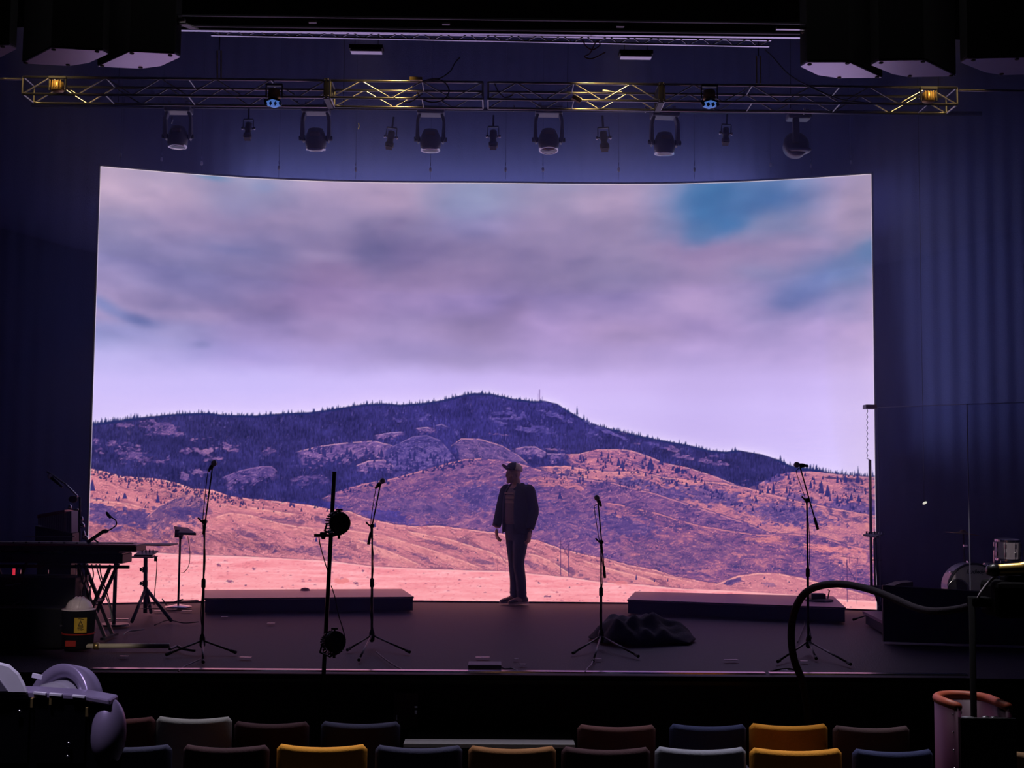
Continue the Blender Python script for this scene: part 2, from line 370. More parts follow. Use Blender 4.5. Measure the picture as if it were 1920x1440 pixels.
    # ---- far wooded mountain
    M1 = [(140,798),(165,795),(200,791),(260,783),(330,776),(390,774),(420,778),(480,779),(530,775),(580,773),(630,766),(680,758),(720,756),(750,759),(790,756),(830,750),(870,740),(890,737),(920,738),(960,747),(1000,752),(1020,751),(1045,757),(1065,770),(1090,784),(1105,794),(1150,805),(1200,817),(1250,827),(1290,834),(1330,844),(1360,847),(1385,844),(1430,852),(1460,862),(1480,872),(1500,877),(1530,880),(1560,887),(1600,891),(1670,896)]
    r1 = ridge(M1); dsky = r1[None, :]-Y
    over(.75*np.exp(-np.clip(dsky, 0, 99)/7.0)*(dsky > 0), col((238,224,255)))
    fo = forest((50,46,92), 41, contrast=.3, tint=True)
    over(np.clip(-dsky+.5, 0, 1), fo)
    bare = [(1017,1062),(1385,1452)]
    x = 166.
    while x < 1648:
        rr = np.interp(x, xs, r1); sc = rng.rand()
        if not any(a < x < b for a, b in bare) or rng.rand() < .06:
            tree(x, rr+4, 5+7*sc**2.2+(3 if x < 260 or x > 1480 else 0), 2.6+1.6*sc, (40,44,96))
        x += 1.3+2.6*rng.rand()
    for tx, ty, h in ((1082,775,16),(1095,786,12),(1101,792,12),(212,791,12),(197,794,13),(239,786,10),(250,786,9),(1150,805,7),(1170,810,8),(1373,846,9),(1379,845,9),(1609,893,22),(1636,893,14),(1567,888,8),(1463,860,10),(1470,866,9),(1507,878,11),(1530,882,13),(1536,884,11)): tree(tx, ty+2, h, 4, (40,44,96))
    line(1011.5, 751, 1011.5, 731, 1.6, (110,80,140), .8); line(1008.5, 751, 1009, 738, .8, (110,80,140), .5); line(1017, 751, 1017, 744, 1.1, (90,70,130), .7)
    rk = rock((92,80,150), (58,54,112), (132,112,170), 51, 8, 4)
    rkw = rock((122,92,146), (62,54,106), (176,130,165), 55, 8, 4)
    for cx, cy, rx, ry, an, c_ in ((955,775,75,22,.1,.60),(1040,778,60,12,.35,.5),(1000,805,90,22,.1,.62),(930,790,40,30,0,.62),(1125,803,36,5,.42,.2),(1158,816,26,4,.4,.15),(1110,815,60,18,.3,.68),(770,786,80,16,-.1,.66),(800,780,30,8,-.2,.55),(1230,835,60,10,.3,.7)):
        epatch(cx, cy, rx, ry, rk, .85, an, int(cx), c_)
    for cx, cy, rx, ry, an, c_ in ((303,800,50,17,.1,.40),(310,812,50,9,0,.4),(245,852,46,30,.1,.5),(212,830,26,10,0,.5),(230,797,30,6,0,.3),(350,845,24,12,0,.5),(270,860,30,20,0,.56),(385,845,40,18,0,.62),(430,838,60,20,0,.66),(300,865,60,20,0,.68),(370,885,34,14,0,.5),(345,893,20,14,0,.5),(505,845,40,14,0,.66),(180,828,20,12,0,.5),(190,845,25,16,0,.58),(1290,858,40,12,.2,.46),(1330,866,40,12,.3,.5),(1360,870,30,10,.3,.55),(1262,842,22,6,.2,.35),(1395,905,25,9,0,.6),(375,823,50,12,0,.66),(400,860,60,14,0,.7)):
        epatch(cx, cy, rx, ry, rkw, .85, an, int(cx+cy), c_)
    for cx, cy, rx in ((1040,843,30),(940,815,40),(1195,832,12),(1170,812,20),(1340,855,14)): epatch(cx, cy, rx, 4, rkw, .8, .1, int(cx), .5, 2)
    # rounded ridges within the forest
    lil = rock((118,90,146), (58,52,108), (168,126,166), 61, 12, 4.0, -.1)
    dom = rock((90,76,140), (60,54,112), (130,106,160), 65, 9, 3.2)
    peach = rock((190,128,150), (110,84,134), (222,158,166), 69, 14, 3.0, .1)
    rpatch([(700,816),(730,811),(762,809)], 15, lil, 1, 2, (150,124,170))
    rpatch([(776,803),(800,801),(823,803)], 14, lil, 1, 3, (190,150,185))
    rpatch([(812,798),(828,795),(846,803)], 11, dom, 1, 4, (140,115,165))
    rpatch([(554,847),(600,836),(650,830),(700,826),(740,836)], 44, lil, 1, 5, (200,150,170), .22)
    rpatch([(714,848),(750,830),(775,818),(800,816),(825,825),(838,840),(858,866)], 78, dom, 1, 6, (128,104,156), .12)
    rpatch([(845,836),(865,822),(900,823),(940,835),(970,852),(998,876)], 64, rock((112,86,140), (70,60,114), (160,118,156), 71, 9, 3.4, .3), 1, 7, (196,140,160), .1)
    rpatch([(664,874),(690,864),(720,862),(742,876)], 26, lil, 1, 8, (190,140,165), .3)
    rpatch([(416,895),(450,882),(490,874),(510,874),(526,890)], 40, lil, .85, 9, (140,106,152), .3)
    rpatch([(540,900),(560,893),(600,890),(620,896)], 30, lil, .8, 19, None, .45)
    rpatch([(958,843),(985,837),(1003,837),(1026,849)], 26, lil, 1, 10, (186,140,168), .3)
    rpatch([(1020,850),(1045,851),(1062,850)], 26, lil, 1, 11, (150,120,160), .4)
    tn = rock((176,112,140), (84,66,122), (222,142,146), 75, 12, 3.2, .12)
    rpatch([(1056,852),(1085,851),(1117,843),(1160,842),(1185,845),(1215,855),(1245,868),(1290,877),(1340,893),(1378,908),(1396,916)], 90, tn, 1, 12, (206,150,160), .06)
    # right hills
    rr_ = layer([(1398,916),(1420,908),(1450,894),(1475,886),(1520,884),(1560,888),(1600,892),(1670,897)], rock((192,122,140), (92,72,124), (222,146,146), 81, 16, 3.0, .05), 1, 3, (205,150,165), (60,56,112))
    epatch(1450, 898, 50, 10, dom, .8, -.3, 4, .4); epatch(1580, 897, 70, 6, fo, .7, .05, 9, .45)
    epatch(1590, 925, 60, 10, peach, .6, 0, 14, .4); epatch(1500, 935, 60, 12, rock((110,84,138), (70,60,118), (170,120,150), 84, 8, 3), .8, .2, 15, .35)
    epatch(1600, 955, 80, 22, rock((104,82,140), (70,60,118), (160,114,148), 85, 8, 3), .9, .1, 16, .25)
    # band behind the central hill
    layer([(1000,876),(1030,874),(1060,873),(1100,880),(1150,884),(1200,884),(1240,893),(1300,900),(1357,905),(1400,914),(1440,925),(1500,940),(1560,952),(1670,972)], rock((196,124,140), (96,74,124), (232,152,146), 87, 15, 3.0, .15), 1, 5, (226,152,150), (70,60,112))
    epatch(1190, 905, 60, 12, rock((104,84,138), (70,60,116), (160,114,148), 88, 7, 3), .95, .1, 17, .3)
    epatch(1330, 930, 110, 24, rock((108,84,138), (72,62,118), (166,116,146), 89, 8, 3), .95, .15, 18, .25)
    epatch(1250, 925, 50, 14, rock((98,78,134), (72,62,118), (150,106,146), 90, 8, 3), .95, .2, 18, .2)
    epatch(1480, 965, 110, 26, rock((108,84,138), (72,62,118), (176,120,146), 91, 8, 3), .95, .12, 20, .2)
    # central hill
    layer([(596,937),(640,919),(680,907),(720,900),(760,890),(800,879),(840,868),(870,861),(900,859),(940,862),(975,869),(1000,877),(1040,889),(1095,897),(1150,905),(1230,925),(1290,945),(1400,980),(1670,1100)], rock((128,88,134), (78,64,120), (190,126,146), 93, 13, 3.4, -.12), 1, 6, (216,142,150), (66,58,112))
    epatch(1040, 905, 90, 13, rock((200,124,138), (110,80,124), (232,148,146), 94, 14, 2.6, .12), .95, .14, 21, .25)
    epatch(930, 935, 130, 40, rock((98,78,136), (72,62,120), (150,110,150), 95, 9, 3.2), .9, .1, 22, .3)
    epatch(790, 950, 120, 26, rock((112,84,136), (76,64,120), (160,112,146), 96, 10, 3.2, .2), .9, .1, 23, .3)
    epatch(730, 970, 90, 22, forest((54,50,106), 41, k=1.18, tint=True), .7, .2, 24, .4); epatch(600, 945, 60, 12, forest((54,50,106), 41, k=1.1, tint=True), .8, .1, 25, .3)
    epatch(700, 912, 60, 9, rock((178,114,136), (90,70,120), (212,142,150), 97, 9, 3, -.2), .8, -.2, 26, .35)
    epatch(1060, 930, 60, 16, rock((150,100,136), (84,66,118), (200,130,146), 98, 9, 3, .1), .8, .1, 26, .35)
    epatch(900, 880, 110, 12, rock((138,96,140), (84,66,120), (190,130,152), 98, 9, 3, -.1), .8, -.05, 27, .35)
    # lower central slope
    layer([(1110,940),(1140,942),(1165,946),(1200,954),(1235,962),(1266,972),(1307,984),(1372,995),(1422,1002),(1465,1001),(1485,1000),(1534,1005),(1563,1013),(1587,1021),(1628,1030),(1670,1034)], rock((140,92,132), (80,66,118), (212,134,140), 101, 13, 3.2, .1), 1, 8, (224,142,142), (76,62,112))
    epatch(1170, 985, 90, 26, rock((100,78,134), (74,62,120), (160,112,146), 102, 9, 3, .1), .9, .2, 28, .25)
    epatch(1060, 980, 130, 34, rock((106,80,134), (74,62,120), (176,118,144), 103, 9, 3.2, .1), .9, .2, 29, .25)
    epatch(1330, 1030, 110, 30, rock((130,90,132), (80,64,118), (206,134,140), 104, 11, 3, .15), .8, .1, 30, .3)
    epatch(1440, 1012, 55, 8, rock((226,138,138), (150,96,124), (244,160,146), 105, 14, 2.4), .9, .03, 31, .2)
    epatch(1560, 1030, 90, 9, rock((236,142,142), (160,100,124), (252,166,150), 106, 14, 2.4, .1), .95, .1, 32, .2)
    epatch(1600, 1050, 60, 22, rock((214,132,142), (140,92,124), (244,160,150), 107, 14, 2.6, .1), .9, .1, 33, .25)
    epatch(1540, 1068, 60, 18, rock((116,82,128), (78,62,114), (186,122,140), 108, 8, 3, .1), .9, .1, 34, .25)
    epatch(1240, 1045, 110, 24, rock((122,88,130), (80,64,116), (190,126,140), 109, 10, 3, .15), .85, .2, 35, .3)
    # pale slope left to right
    pale = rock((218,134,138), (142,88,112), (246,164,156), 111, 18, 3.2, .22, .8)
    layer([(140,876),(165,878),(200,885),(230,893),(290,897),(330,905),(360,915),(400,919),(430,930),(470,935),(530,941),(575,946),(620,955),(655,958),(690,972),(740,983),(780,987),(815,985),(860,990),(900,995),(940,1000),(990,1010),(1010,1013),(1050,1028),(1093,1039),(1141,1048),(1179,1059),(1228,1068),(1266,1080),(1330,1092),(1400,1100),(1500,1118),(1670,1130)], pale, 1.2, 9, (250,176,168), (64,52,100))
    br = rock((176,108,116), (98,68,108), (226,146,144), 113, 10, 3.2, .25)
    for a in ((300,1020,220,22,.08,.2),(250,1000,140,20,.1,.25),(430,1010,120,22,.1,.3),(500,1028,90,12,.1,.25)): epatch(a[0], a[1], a[2], a[3], br, .9, a[4], a[0], a[5])
    dk = rock((92,72,122), (70,58,112), (134,98,138), 115, 9, 3.4)
    for a in ((205,968,62,26,.35),(262,972,50,20,.25),(190,950,30,14,.5)): epatch(a[0], a[1], a[2], a[3], dk, .95, a[4], a[0], .16)
    rpatch([(268,975),(300,948),(330,933),(352,926),(375,930),(392,945),(400,962)], 60, rock((120,86,124), (84,66,114), (190,126,136), 117, 12, 3.4, -.4), 1, 40, (226,150,150), .12)
    epatch(355, 960, 40, 11, dk, .95, .1, 44, .2); epatch(320, 962, 40, 8, dk, .8, .3, 45, .25)
    epatch(300, 920, 110, 12, rock((206,128,134), (120,84,112), (240,160,150), 118, 13, 2.8, .1), .8, .15, 41, .25)
    for a in ((600,1036,100,15,.12),(520,975,90,10,.1),(620,980,60,9,.3),(460,1000,50,8,.3),(830,1022,60,8,.3),(790,1045,30,7,.3),(1060,1068,60,12,.35),(990,1055,60,10,.4),(240,1040,70,8,0),(700,1020,60,6,.3),(880,1020,50,6,.4),(900,1052,40,8,.3)): epatch(a[0], a[1], a[2], a[3], rock((130,86,116), (92,66,108), (196,126,136), 119+a[0] % 7, 8, 2.8), .8, a[4], a[0]+3, .36)
    for pts, dp in (([(385,975),(430,962),(470,966),(520,980),(560,988)],16),([(540,985),(600,992),(650,1004),(700,1022),(750,1042),(790,1060)],18),([(640,992),(720,1004),(800,1028),(870,1052),(905,1066)],16),([(760,995),(840,1010),(920,1035),(960,1055)],10),([(985,1036),(1010,1042),(1040,1056),(1075,1080)],12),([(1141,1053),(1180,1066),(1240,1078),(1300,1092)],9),([(1090,1050),(1150,1068),(1210,1084),(1240,1094)],9),([(165,935),(200,940),(240,944),(270,952)],8),([(405,945),(450,948),(500,956),(560,965)],8)):
        rpatch(pts, dp, rock((232,146,142), (190,116,126), (250,170,156), 121, 18, 3, .3), .9, int(pts[0][0]), (252,178,164), .12, (150,92,112))
    # shading furrows under crest lines on the pale slope
    for k in range(26):
        fxp = 170+rng.rand()*900; fyp = 935+rng.rand()*95
        if fyp < np.interp(fxp, [165,400,700,1000], [905,935,985,1025]): continue
        ln = 16+30*rng.rand(); sl = .12+.3*rng.rand()
        line(fxp, fyp, fxp+ln, fyp+sl*ln, 1.3, (128,80,110), .55)
    layer([(1330,1100),(1355,1090),(1385,1079),(1420,1074),(1460,1075),(1500,1083),(1545,1094),(1600,1108),(1670,1128)], rock((220,138,142), (176,108,126), (246,166,156), 123, 16, 3, .1, .7), 1, 10, (250,178,164), (140,90,112))
    epatch(1375, 1090, 26, 8, dk, .9, -.2, 46, .25); epatch(1440, 1095, 30, 6, dk, .5, .1, 47, .45)
    # foreground plain
    PL = [(140,1036),(250,1036),(300,1037),(380,1041),(450,1043),(530,1047),(620,1052),(700,1062),(800,1067),(900,1070),(950,1071),(1010,1077),(1070,1083),(1130,1092),(1200,1096),(1280,1104),(1380,1108),(1450,1113),(1530,1118),(1580,1124),(1670,1129)]
    rp = ridge(PL); d = Y-rp[None, :]
    pl = np.array((248., 160, 160))+(fbm(X/60, Y/5, 131, 4)-.5)[..., None]*np.array([40,68,60])+(fbm(X/5, Y/2, 133, 3)-.5)[..., None]*np.array([18,26,24])
    t = sstep(0, 70, d)[..., None]; pl = pl*(1-t*.35)+t*.35*np.array([252,178,170])
    rt = sstep(1250, 1500, X)[..., None]; pl = pl*(1-rt*.5)+rt*.5*np.array([255,192,178])
    C[:] = C*(1-np.clip(d+.5, 0, 1)[..., None])+pl*np.clip(d+.5, 0, 1)[..., None]
    over(.7*np.clip(1-np.abs(d-1.5)/2, 0, 1), col((254,188,182)))
    over(.5*np.clip(1-np.abs(d+.8)/1.2, 0, 1)*(X < 1300), col((120,74,100)))
    n = fbm(X/6, Y/2.4, 137, 3); over(np.clip((n-.69)*9, 0, 1)*(d > 4)*.45, col((196,104,112)))
    for k in range(150):
        px_ = 180+1420*rng.rand(); py_ = np.interp(px_, xs, rp)+6+85*rng.rand()**1.3
        tree(px_, py_, 1.6+1.6*rng.rand(), 3+5*rng.rand(), (170,90,112), .4+.4*rng.rand())
    for a in ((430,1090,9,5),(460,1098,4,3),(668,1094,7,5),(680,1070,4,3),(410,1060,5,4),(476,1067,5,3),(1010,1092,5,3),(1025,1118,12,3),(1068,1101,3,3)): epatch(a[0], a[1], a[2], a[3], col((120,64,100)), .8, 0, a[0], .3, 3)
    epatch(640, 1090, 18, 7, col((226,120,110)), .6, 0, 3, .2); epatch(1160, 1093, 34, 5, col((226,128,124)), .6, .1, 4, .2)
    # trees on the slopes
    def scatter(n, fx_, fy_, h0, h1, w, c=(48,46,100)):
        for k in range(n):
            u = rng.rand(); v = rng.rand(); tx = fx_[0]+u*(fx_[1]-fx_[0]); ty = fy_(tx, v)
            tree(tx, ty, h0+(h1-h0)*rng.rand()**2, w*(.7+.6*rng.rand()), c)
    LR = [(165,878),(230,893),(290,897),(360,915),(430,930),(530,940),(650,957)]
    lr = lambda x_: np.interp(x_, [p[0] for p in LR], [p[1] for p in LR])
    scatter(240, (166,460), lambda x_, v: lr(x_)+1+15*v, 3, 8, 4, (58,48,92))
    scatter(60, (166,640), lambda x_, v: lr(x_)+2+26*v, 3, 9, 4, (60,48,90))
    scatter(40, (170,380), lambda x_, v: 925+28*v, 3, 9, 4, (70,54,98))
    for tx, ty, h, w in ((234,935,12,10),(296,942,16,9),(173,920,22,12),(240,915,7,4),(545,948,9,6),(551,950,7,5),(566,941,8,4),(1160,872,14,8),(1167,878,16,10),(1210,862,10,5),(1220,880,22,14),(1240,870,12,9),(1280,888,10,7),(1128,856,12,5),(1088,862,12,5),(1050,935,14,8),(1074,880,10,6),(1090,868,8,5),(1093,902,16,5),(1087,905,12,5),(1520,915,16,6),(1527,908,14,5),(1540,925,26,11),(1552,930,22,12),(1570,905,16,6),(1590,940,10,6),(1596,938,14,8),(1450,925,22,7),(1440,925,18,6),(1475,925,16,5),(1480,930,14,5),(1570,945,16,7),(1610,940,14,8),(1608,905,20,9),(1585,905,16,8),(1193,1087,12,4),(1227,1091,8,3),(1252,1090,8,3),(1185,1092,4,3),(593,1016,10,6),(703,988,10,5),(1046,1052,7,4)):
        tree(tx, ty, h, w, (50,48,104))
    scatter(150, (1080,1400), lambda x_, v: np.interp(x_, [1080,1180,1300,1400], [856,852,884,922])+4+34*v, 3, 11, 5)
    scatter(150, (1400,1642), lambda x_, v: 892+70*v, 3, 11, 4.5)
    scatter(90, (1020,1250), lambda x_, v: np.interp(x_, [1020,1250], [882,905])+2+22*v, 3, 9, 4, (58,50,100))
    scatter(60, (640,900), lambda x_, v: np.interp(x_, [640,760,840,900], [920,891,869,860])+1+9*v, 3, 9, 5)
    scatter(110, (560,880), lambda x_, v: 846+40*v-(x_-560)*.01, 6, 16, 6, (50,48,102))
    scatter(70, (1100,1640), lambda x_, v: 935+60*v, 3, 8, 5, (74,60,116))
    scatter(50, (1000,1500), lambda x_, v: np.interp(x_, [1000,1500], [1020,1095])-4+20*v, 2, 5, 4, (90,64,104))
    scatter(80, (170,1000), lambda x_, v: np.interp(x_, [170,1000], [945,1010])+60*v, 2, 4, 4, (116,74,104))
    # power poles and fences
    pc = (74,50,96)
    line(1051, 1010, 1051, 1078, 1.6, pc); line(1066, 1022, 1066, 1079, 1.8, pc); line(1052, 1020, 1066, 1045, 1.4, pc); line(1066, 1020, 1058, 1035, 1.1, pc, .7); line(1046, 1012, 1070, 1024, .8, pc, .4)
    line(933, 1034, 933, 1070, 1.0, (130,76,100), .7); line(948, 1034, 948, 1072, 1.0, (130,76,100), .7); line(932, 1032, 948, 1055, 1.4, (120,70,100)); line(922, 1021, 946, 1023, 1.3, (120,70,100), .7)
    line(1588, 1050, 1589, 1128, 1.7, pc); line(1606, 1052, 1606, 1132, 1.2, (150,90,110), .6); line(1586, 1056, 1603, 1087, 1.7, pc); line(1577, 1043, 1612, 1048, 1.3, pc, .8); line(1583,1043,1583,1056,1,pc,.6); line(1593,1044,1593,1056,1,pc,.6); line(1608,1046,1608,1056,2,pc,.6)
    # slight colour shift on the land, then sharpening, stronger there
    lm = sstep(0, 6, Y-r1[None, :])[..., None]
    C += lm*np.array([2, -1, 7.])
    B = C.copy(); B[1:-1, 1:-1] = (C[1:-1, 1:-1]*4+2*(C[:-2, 1:-1]+C[2:, 1:-1]+C[1:-1, :-2]+C[1:-1, 2:])+C[:-2, :-2]+C[2:, 2:]+C[:-2, 2:]+C[2:, :-2])/16
    C += (C-B)*(.25+1.0*lm)
    return np.clip(C, 0, 255)
# ---------- the curved LED wall ----------
SXC, SD, SW, SSAG, SH, SYAW = -.1446, 16.36, 9.5424, .7768, 5.3509, -.0052
_R = (SW*SW/4+SSAG*SSAG)/(2*SSAG); _A = math.asin(SW/2/_R)
_ks = [-1, -.78, -.57, -.28, 0, .2, .48, .75, 1]; _kv = [0, .07, .10, .02, -.10, -.05, .06, .07, 0]
def scr_xy(s):
    s = np.asarray(s, float)
    off = sum(np.interp(np.clip(s+d, -1, 1), _ks, _kv) for d in (-.12, -.06, 0, .06, .12))/5
    x = _R*np.sin(s*_A); y = -(_R-_R*np.cos(s*_A))+off
    c, n = math.cos(SYAW), math.sin(SYAW)
    return SXC+c*x-n*y, SD+n*x+c*y
def build_wall():
    C = paint_screen()/255.0
    L = np.where(C <= .04045, C/12.92, ((C+.055)/1.055)**2.4)
    ss = np.concatenate([[-1], np.linspace(-.9984, .9984, 1220), [1]])
    tt = np.concatenate([np.linspace(0, .52, 340), np.linspace(.52, .9975, 71)[1:], [1.0]])
    x, y = scr_xy(ss); S, T = np.meshgrid(np.arange(len(ss)), tt); Xw = x[S]; Yw = y[S]; Zw = T*SH
    P = np.stack([Xw, Yw, Zw-CAMZ], -1); r = np.array(CR); u = np.array(CU); f = np.array(CF)
    z = P@f; px = 960+F*(P@r)/z; py = 720-F*(P@u)/z
    gx = np.clip(px-CX0, 0, CW-1.001); gy = np.clip(py-CY0, 0, CH-1.001)
    i0 = gx.astype(int); j0 = gy.astype(int); fx = (gx-i0)[..., None]; fy = (gy-j0)[..., None]
    c = (L[j0, i0]*(1-fx)+L[j0, i0+1]*fx)*(1-fy)+(L[j0+1, i0]*(1-fx)+L[j0+1, i0+1]*fx)*fy
    c = np.clip(c-np.array([.010, .004, .005]), 0, 1)/np.array([.93, .95, .86])
    rim = np.array([1.05, .88, 1.15])
    for sl in ((slice(None), 0), (slice(None), -1), (-1, slice(None))): c[sl] = c[sl]*.25+rim*.75
    nr, nc = c.shape[:2]; nv = nr*nc
    me = bpy.data.meshes.new('display'); me.vertices.add(nv)
    me.vertices.foreach_set('co', np.stack([Xw-SXC, Yw-SD, Zw], -1).astype(np.float32).ravel())
    a = (np.arange(nr-1)[:, None]*nc+np.arange(nc-1)[None]).ravel(); Q = np.stack([a, a+1, a+nc+1, a+nc], -1)
    me.loops.add(Q.size); me.loops.foreach_set('vertex_index', Q.astype(np.int32).ravel())
    me.polygons.add(len(Q)); me.polygons.foreach_set('loop_start', (np.arange(len(Q))*4).astype(np.int32)); me.update(calc_edges=True)
    ca = me.color_attributes.new('picture', 'FLOAT_COLOR', 'POINT')
    ca.data.foreach_set('color', np.concatenate([c, np.ones((nr, nc, 1))], -1).astype(np.float32).ravel())
    m = bpy.data.materials.new('LED display'); m.use_nodes = True; n = m.node_tree.nodes; l = m.node_tree.links
    b = n['Principled BSDF']; b.inputs['Base Color'].default_value = (.012, .012, .014, 1); b.inputs['Roughness'].default_value = .6
    at_ = n.new('ShaderNodeVertexColor'); at_.layer_name = 'picture'
    l.new(at_.outputs['Color'], b.inputs['Emission Color']); b.inputs['Emission Strength'].default_value = SCREEN_GAIN
    m.cycles.emission_sampling = 'NONE'
    me.materials.append(m)
    root = thing('led_wall', 'huge curved LED wall showing hills under a cloudy sky at the rear of the stage', 'screen', (SXC, SD, 0))
    o = bpy.data.objects.new('display', me); COL.objects.link(o); o.parent = root; o['label'] = 'lit picture of wooded hills and clouds'
    # dark cabinet behind and a slim frame
    s2 = np.linspace(-1, 1, 41); mb = MB()
    for k in range(40):
        x0, y0 = scr_xy(s2[k]); x1, y1 = scr_xy(s2[k+1])
        p0 = Vector((x0, y0, 0)); p1 = Vector((x1, y1, 0)); d = (p1-p0).normalized(); nn = Vector((-d.y, d.x, 0))
        mb.box((p0+p1)/2+nn*.07+Vector((0, 0, SH/2+.01)), ((p1-p0).length+.004, .10, SH), Matrix((d, nn, Vector((0, 0, 1)))).transposed())
    mb.build('cabinet', black, root)
    mb = MB()
    for s in (-1, 1):
        x0, y0 = scr_xy(s); mb.box((x0+s*.012, y0+.06, SH/2+.01), (.018, .16, SH+.02))
    for k in range(40):
        x0, y0 = scr_xy(s2[k]); x1, y1 = scr_xy(s2[k+1]); mb.bar((x0, y0+.06, SH+.012), (x1, y1+.06, SH+.012), .16, .014)
    mb.build('frame', black, root)
    return root
SCREEN_GAIN = 1.0
build_wall()
# ---------- overhead rig ----------
def truss(name, label, group, A, B, w, h, seg, m, rc=.016, rb=.007, gaps=()):
    # A,B: ends of the front lower chord; w = depth away, h = height
    A = Vector(A); B = Vector(B); L = (B-A).length; d = (B-A)/L; dy = Vector((0, w, 0)); dz = Vector((0, 0, h))
    t = thing(name, label, 'truss', A, group)
    for o in (Vector(), dz, dy, dy+dz): MB().tube([A+o, B+o], rc, 8).build('chord', m, t, smooth=True)
    n = max(2, int(round(L/seg)))
    for k in range(n):
        a = A+d*(L*k/n); b = A+d*(L*(k+1)/n); up = k % 2 == 0
        p, q = (a, b+dz) if up else (a+dz, b)
        MB().tube([p, q], rb, 6, False).build('brace', m, t, smooth=True)
        MB().tube([p+dy, q+dy], rb, 6, False).build('brace', m, t, smooth=True)
        if k % 3 == 0: MB().tube([a, a+dy], rb, 6, False).build('cross_tube', m, t); MB().tube([a+dz, a+dy+dz], rb, 6, False).build('cross_tube', m, t)
    for e in (A, B): MB().tube([e, e+dz, e+dz+dy, e+dy, e], rb*1.5, 6, False).build('end_frame', m, t)
    return t
# main lighting truss, in four lengths with couplers
YT = 12.0
for a, b, l in ((42, 610, 'dark lighting truss length at the left end, warm lit near its outer end'), (620, 905, 'lighting truss length just left of centre with a coiled cable on it'), (915, 1236, 'lighting truss length just right of centre'), (1246, 1795, 'dark lighting truss length at the right end, warm lit near its outer end')):
    ya = 176+(a-42)*.0115; yb = 176+(b-42)*.0115
    truss('lighting_truss', l, 'main truss over the front of the stage', at(a, ya, YT), at(b, yb, YT), .30, .165, .27, trussm, .013, .006)
for px in (612, 1240):
    p = at(px, 176+(px-42)*.0115, YT); t = thing('truss_coupler', 'short dark coupler bracket joining truss lengths %s of centre' % ('left' if px < 900 else 'right'), 'coupler', p)
    MB().box(p+V(0, .15, .0825), (.055, .34, .20)).build('bracket', blackmetal, t, bevel=.006)
    for sx in (-1, 1):
        for sz in (.0, .165): MB().ell(p+V(sx*.018, -.03, sz), (.012, .012, .012), 8).build('bolt', chrome, t, smooth=True)
# pipes running out to the side walls at truss height
for a, b, y0, y1, s in ((-60, 40, 147, 148, 'left'), (1798, 1985, 169, 171, 'right')):
    tag(MB().tube([at(a, y0, 12.1), at(b, y1, 12.1)], .012, 8).build('rigging_pipe', trussm, smooth=True), 'thin bright pipe running from the truss end to the %s' % s, 'pipe')
# suspension rods
for px, y0, y1, x2 in ((411, 95, 147, 'left'), (1422, 105, 157, 'right')):
    p = at(px, y1, 12.1); q = at(px, y0, 12.1); t = thing('suspension_bracket', 'thin brass coloured rod pair holding the truss on the %s' % x2, 'bracket', p)
    brassm = mat('brass hardware', (.55, .42, .16), .4, .9)
    for s in (-1, 1): MB().tube([p+V(s*.018, 0, 0), q+V(s*.018, 0, 0)], .007, 6).build('rod', brassm, t)
    MB().tube([q, V(q.x, q.y, 8.16)], .006, 6).build('wire', blackmetal, t)
# cables on the truss
def cable(name, label, pts, r=.006, m=rubber, n=8, cat='cable', group=None):
    return tag(MB().tube(curve3(pts, n), r, 6).build(name, m, smooth=True), label, cat, group)
greyc = mat('grey cable jacket', (.16, .16, .19), .5)
cable('cable', 'grey cable rising in a curve from the coupler left of centre', [at(800, 150, 12), at(822, 148, 12), at(843, 135, 12), at(853, 118, 12.1), at(862, 108, 12.2)], .007, greyc)
cable('coiled_cable', 'grey cable looped in a ring beside the truss left of centre', [at(812+30*math.cos(a), 170+22*math.sin(a), 11.95+.01*k) for k, a in enumerate([-2.2, -1.5, -.8, 0, .8, 1.6, 2.4, 3.0])], .007, greyc)
cable('cable', 'thin cable hanging down in a long sweep to the truss at right', [at(1434, 93, 11.8), at(1450, 108, 11.8), at(1480, 140, 11.9), at(1530, 168, 11.9), at(1580, 187, 11.9), at(1640, 194, 12)], .006, greyc)
cable('cable', 'thin cable slung under the truss left of centre', [at(735, 180, 11.9), at(752, 190, 11.9), at(770, 191, 11.9), at(792, 176, 11.9)], .005, greyc)
cable('cable', 'thin cable drooping between the two centre truss lengths', [at(925, 152, 12), at(935, 172, 12), at(948, 183, 12), at(962, 178, 12)], .005, greyc)
cable('cable_bunch', 'bunch of dark reddish cables hanging from the upper truss right of centre', [at(1092, 75, 9.78), at(1100, 88, 9.78), at(1112, 93, 9.78), at(1125, 84, 9.78), at(1118, 78, 9.78), at(1106, 100, 9.78), at(1096, 106, 9.78), at(1110, 110, 9.78), at(1135, 98, 9.78)], .005, mat('dark red cable', (.16, .03, .05), .5))
tag(MB().box(at(780, 148, 11.95), (.12, .04, .03)).build('cable_connector', mat('brass hardware', (.55, .42, .16), .4, .9)), 'brass coloured connector lying on the truss left of centre', 'connector')
tag(MB().box(at(1081, 186, 11.9), (.09, .05, .035), Matrix.Rotation(.5, 3, 'Y')).build('cardboard_tag', mat('buff card', (.5, .32, .16), .8)), 'buff card tag tied on the truss right of centre', 'tag')
tag(MB().tube(curve3([at(1130, 170, 12.1), at(1142, 172, 12.1), at(1155, 175, 12.1), at(1166, 173, 12.1)], 5), .012, 6).build('safety_strap', white, smooth=True), 'short pale strap wrapped on the rear chord of the truss', 'strap')
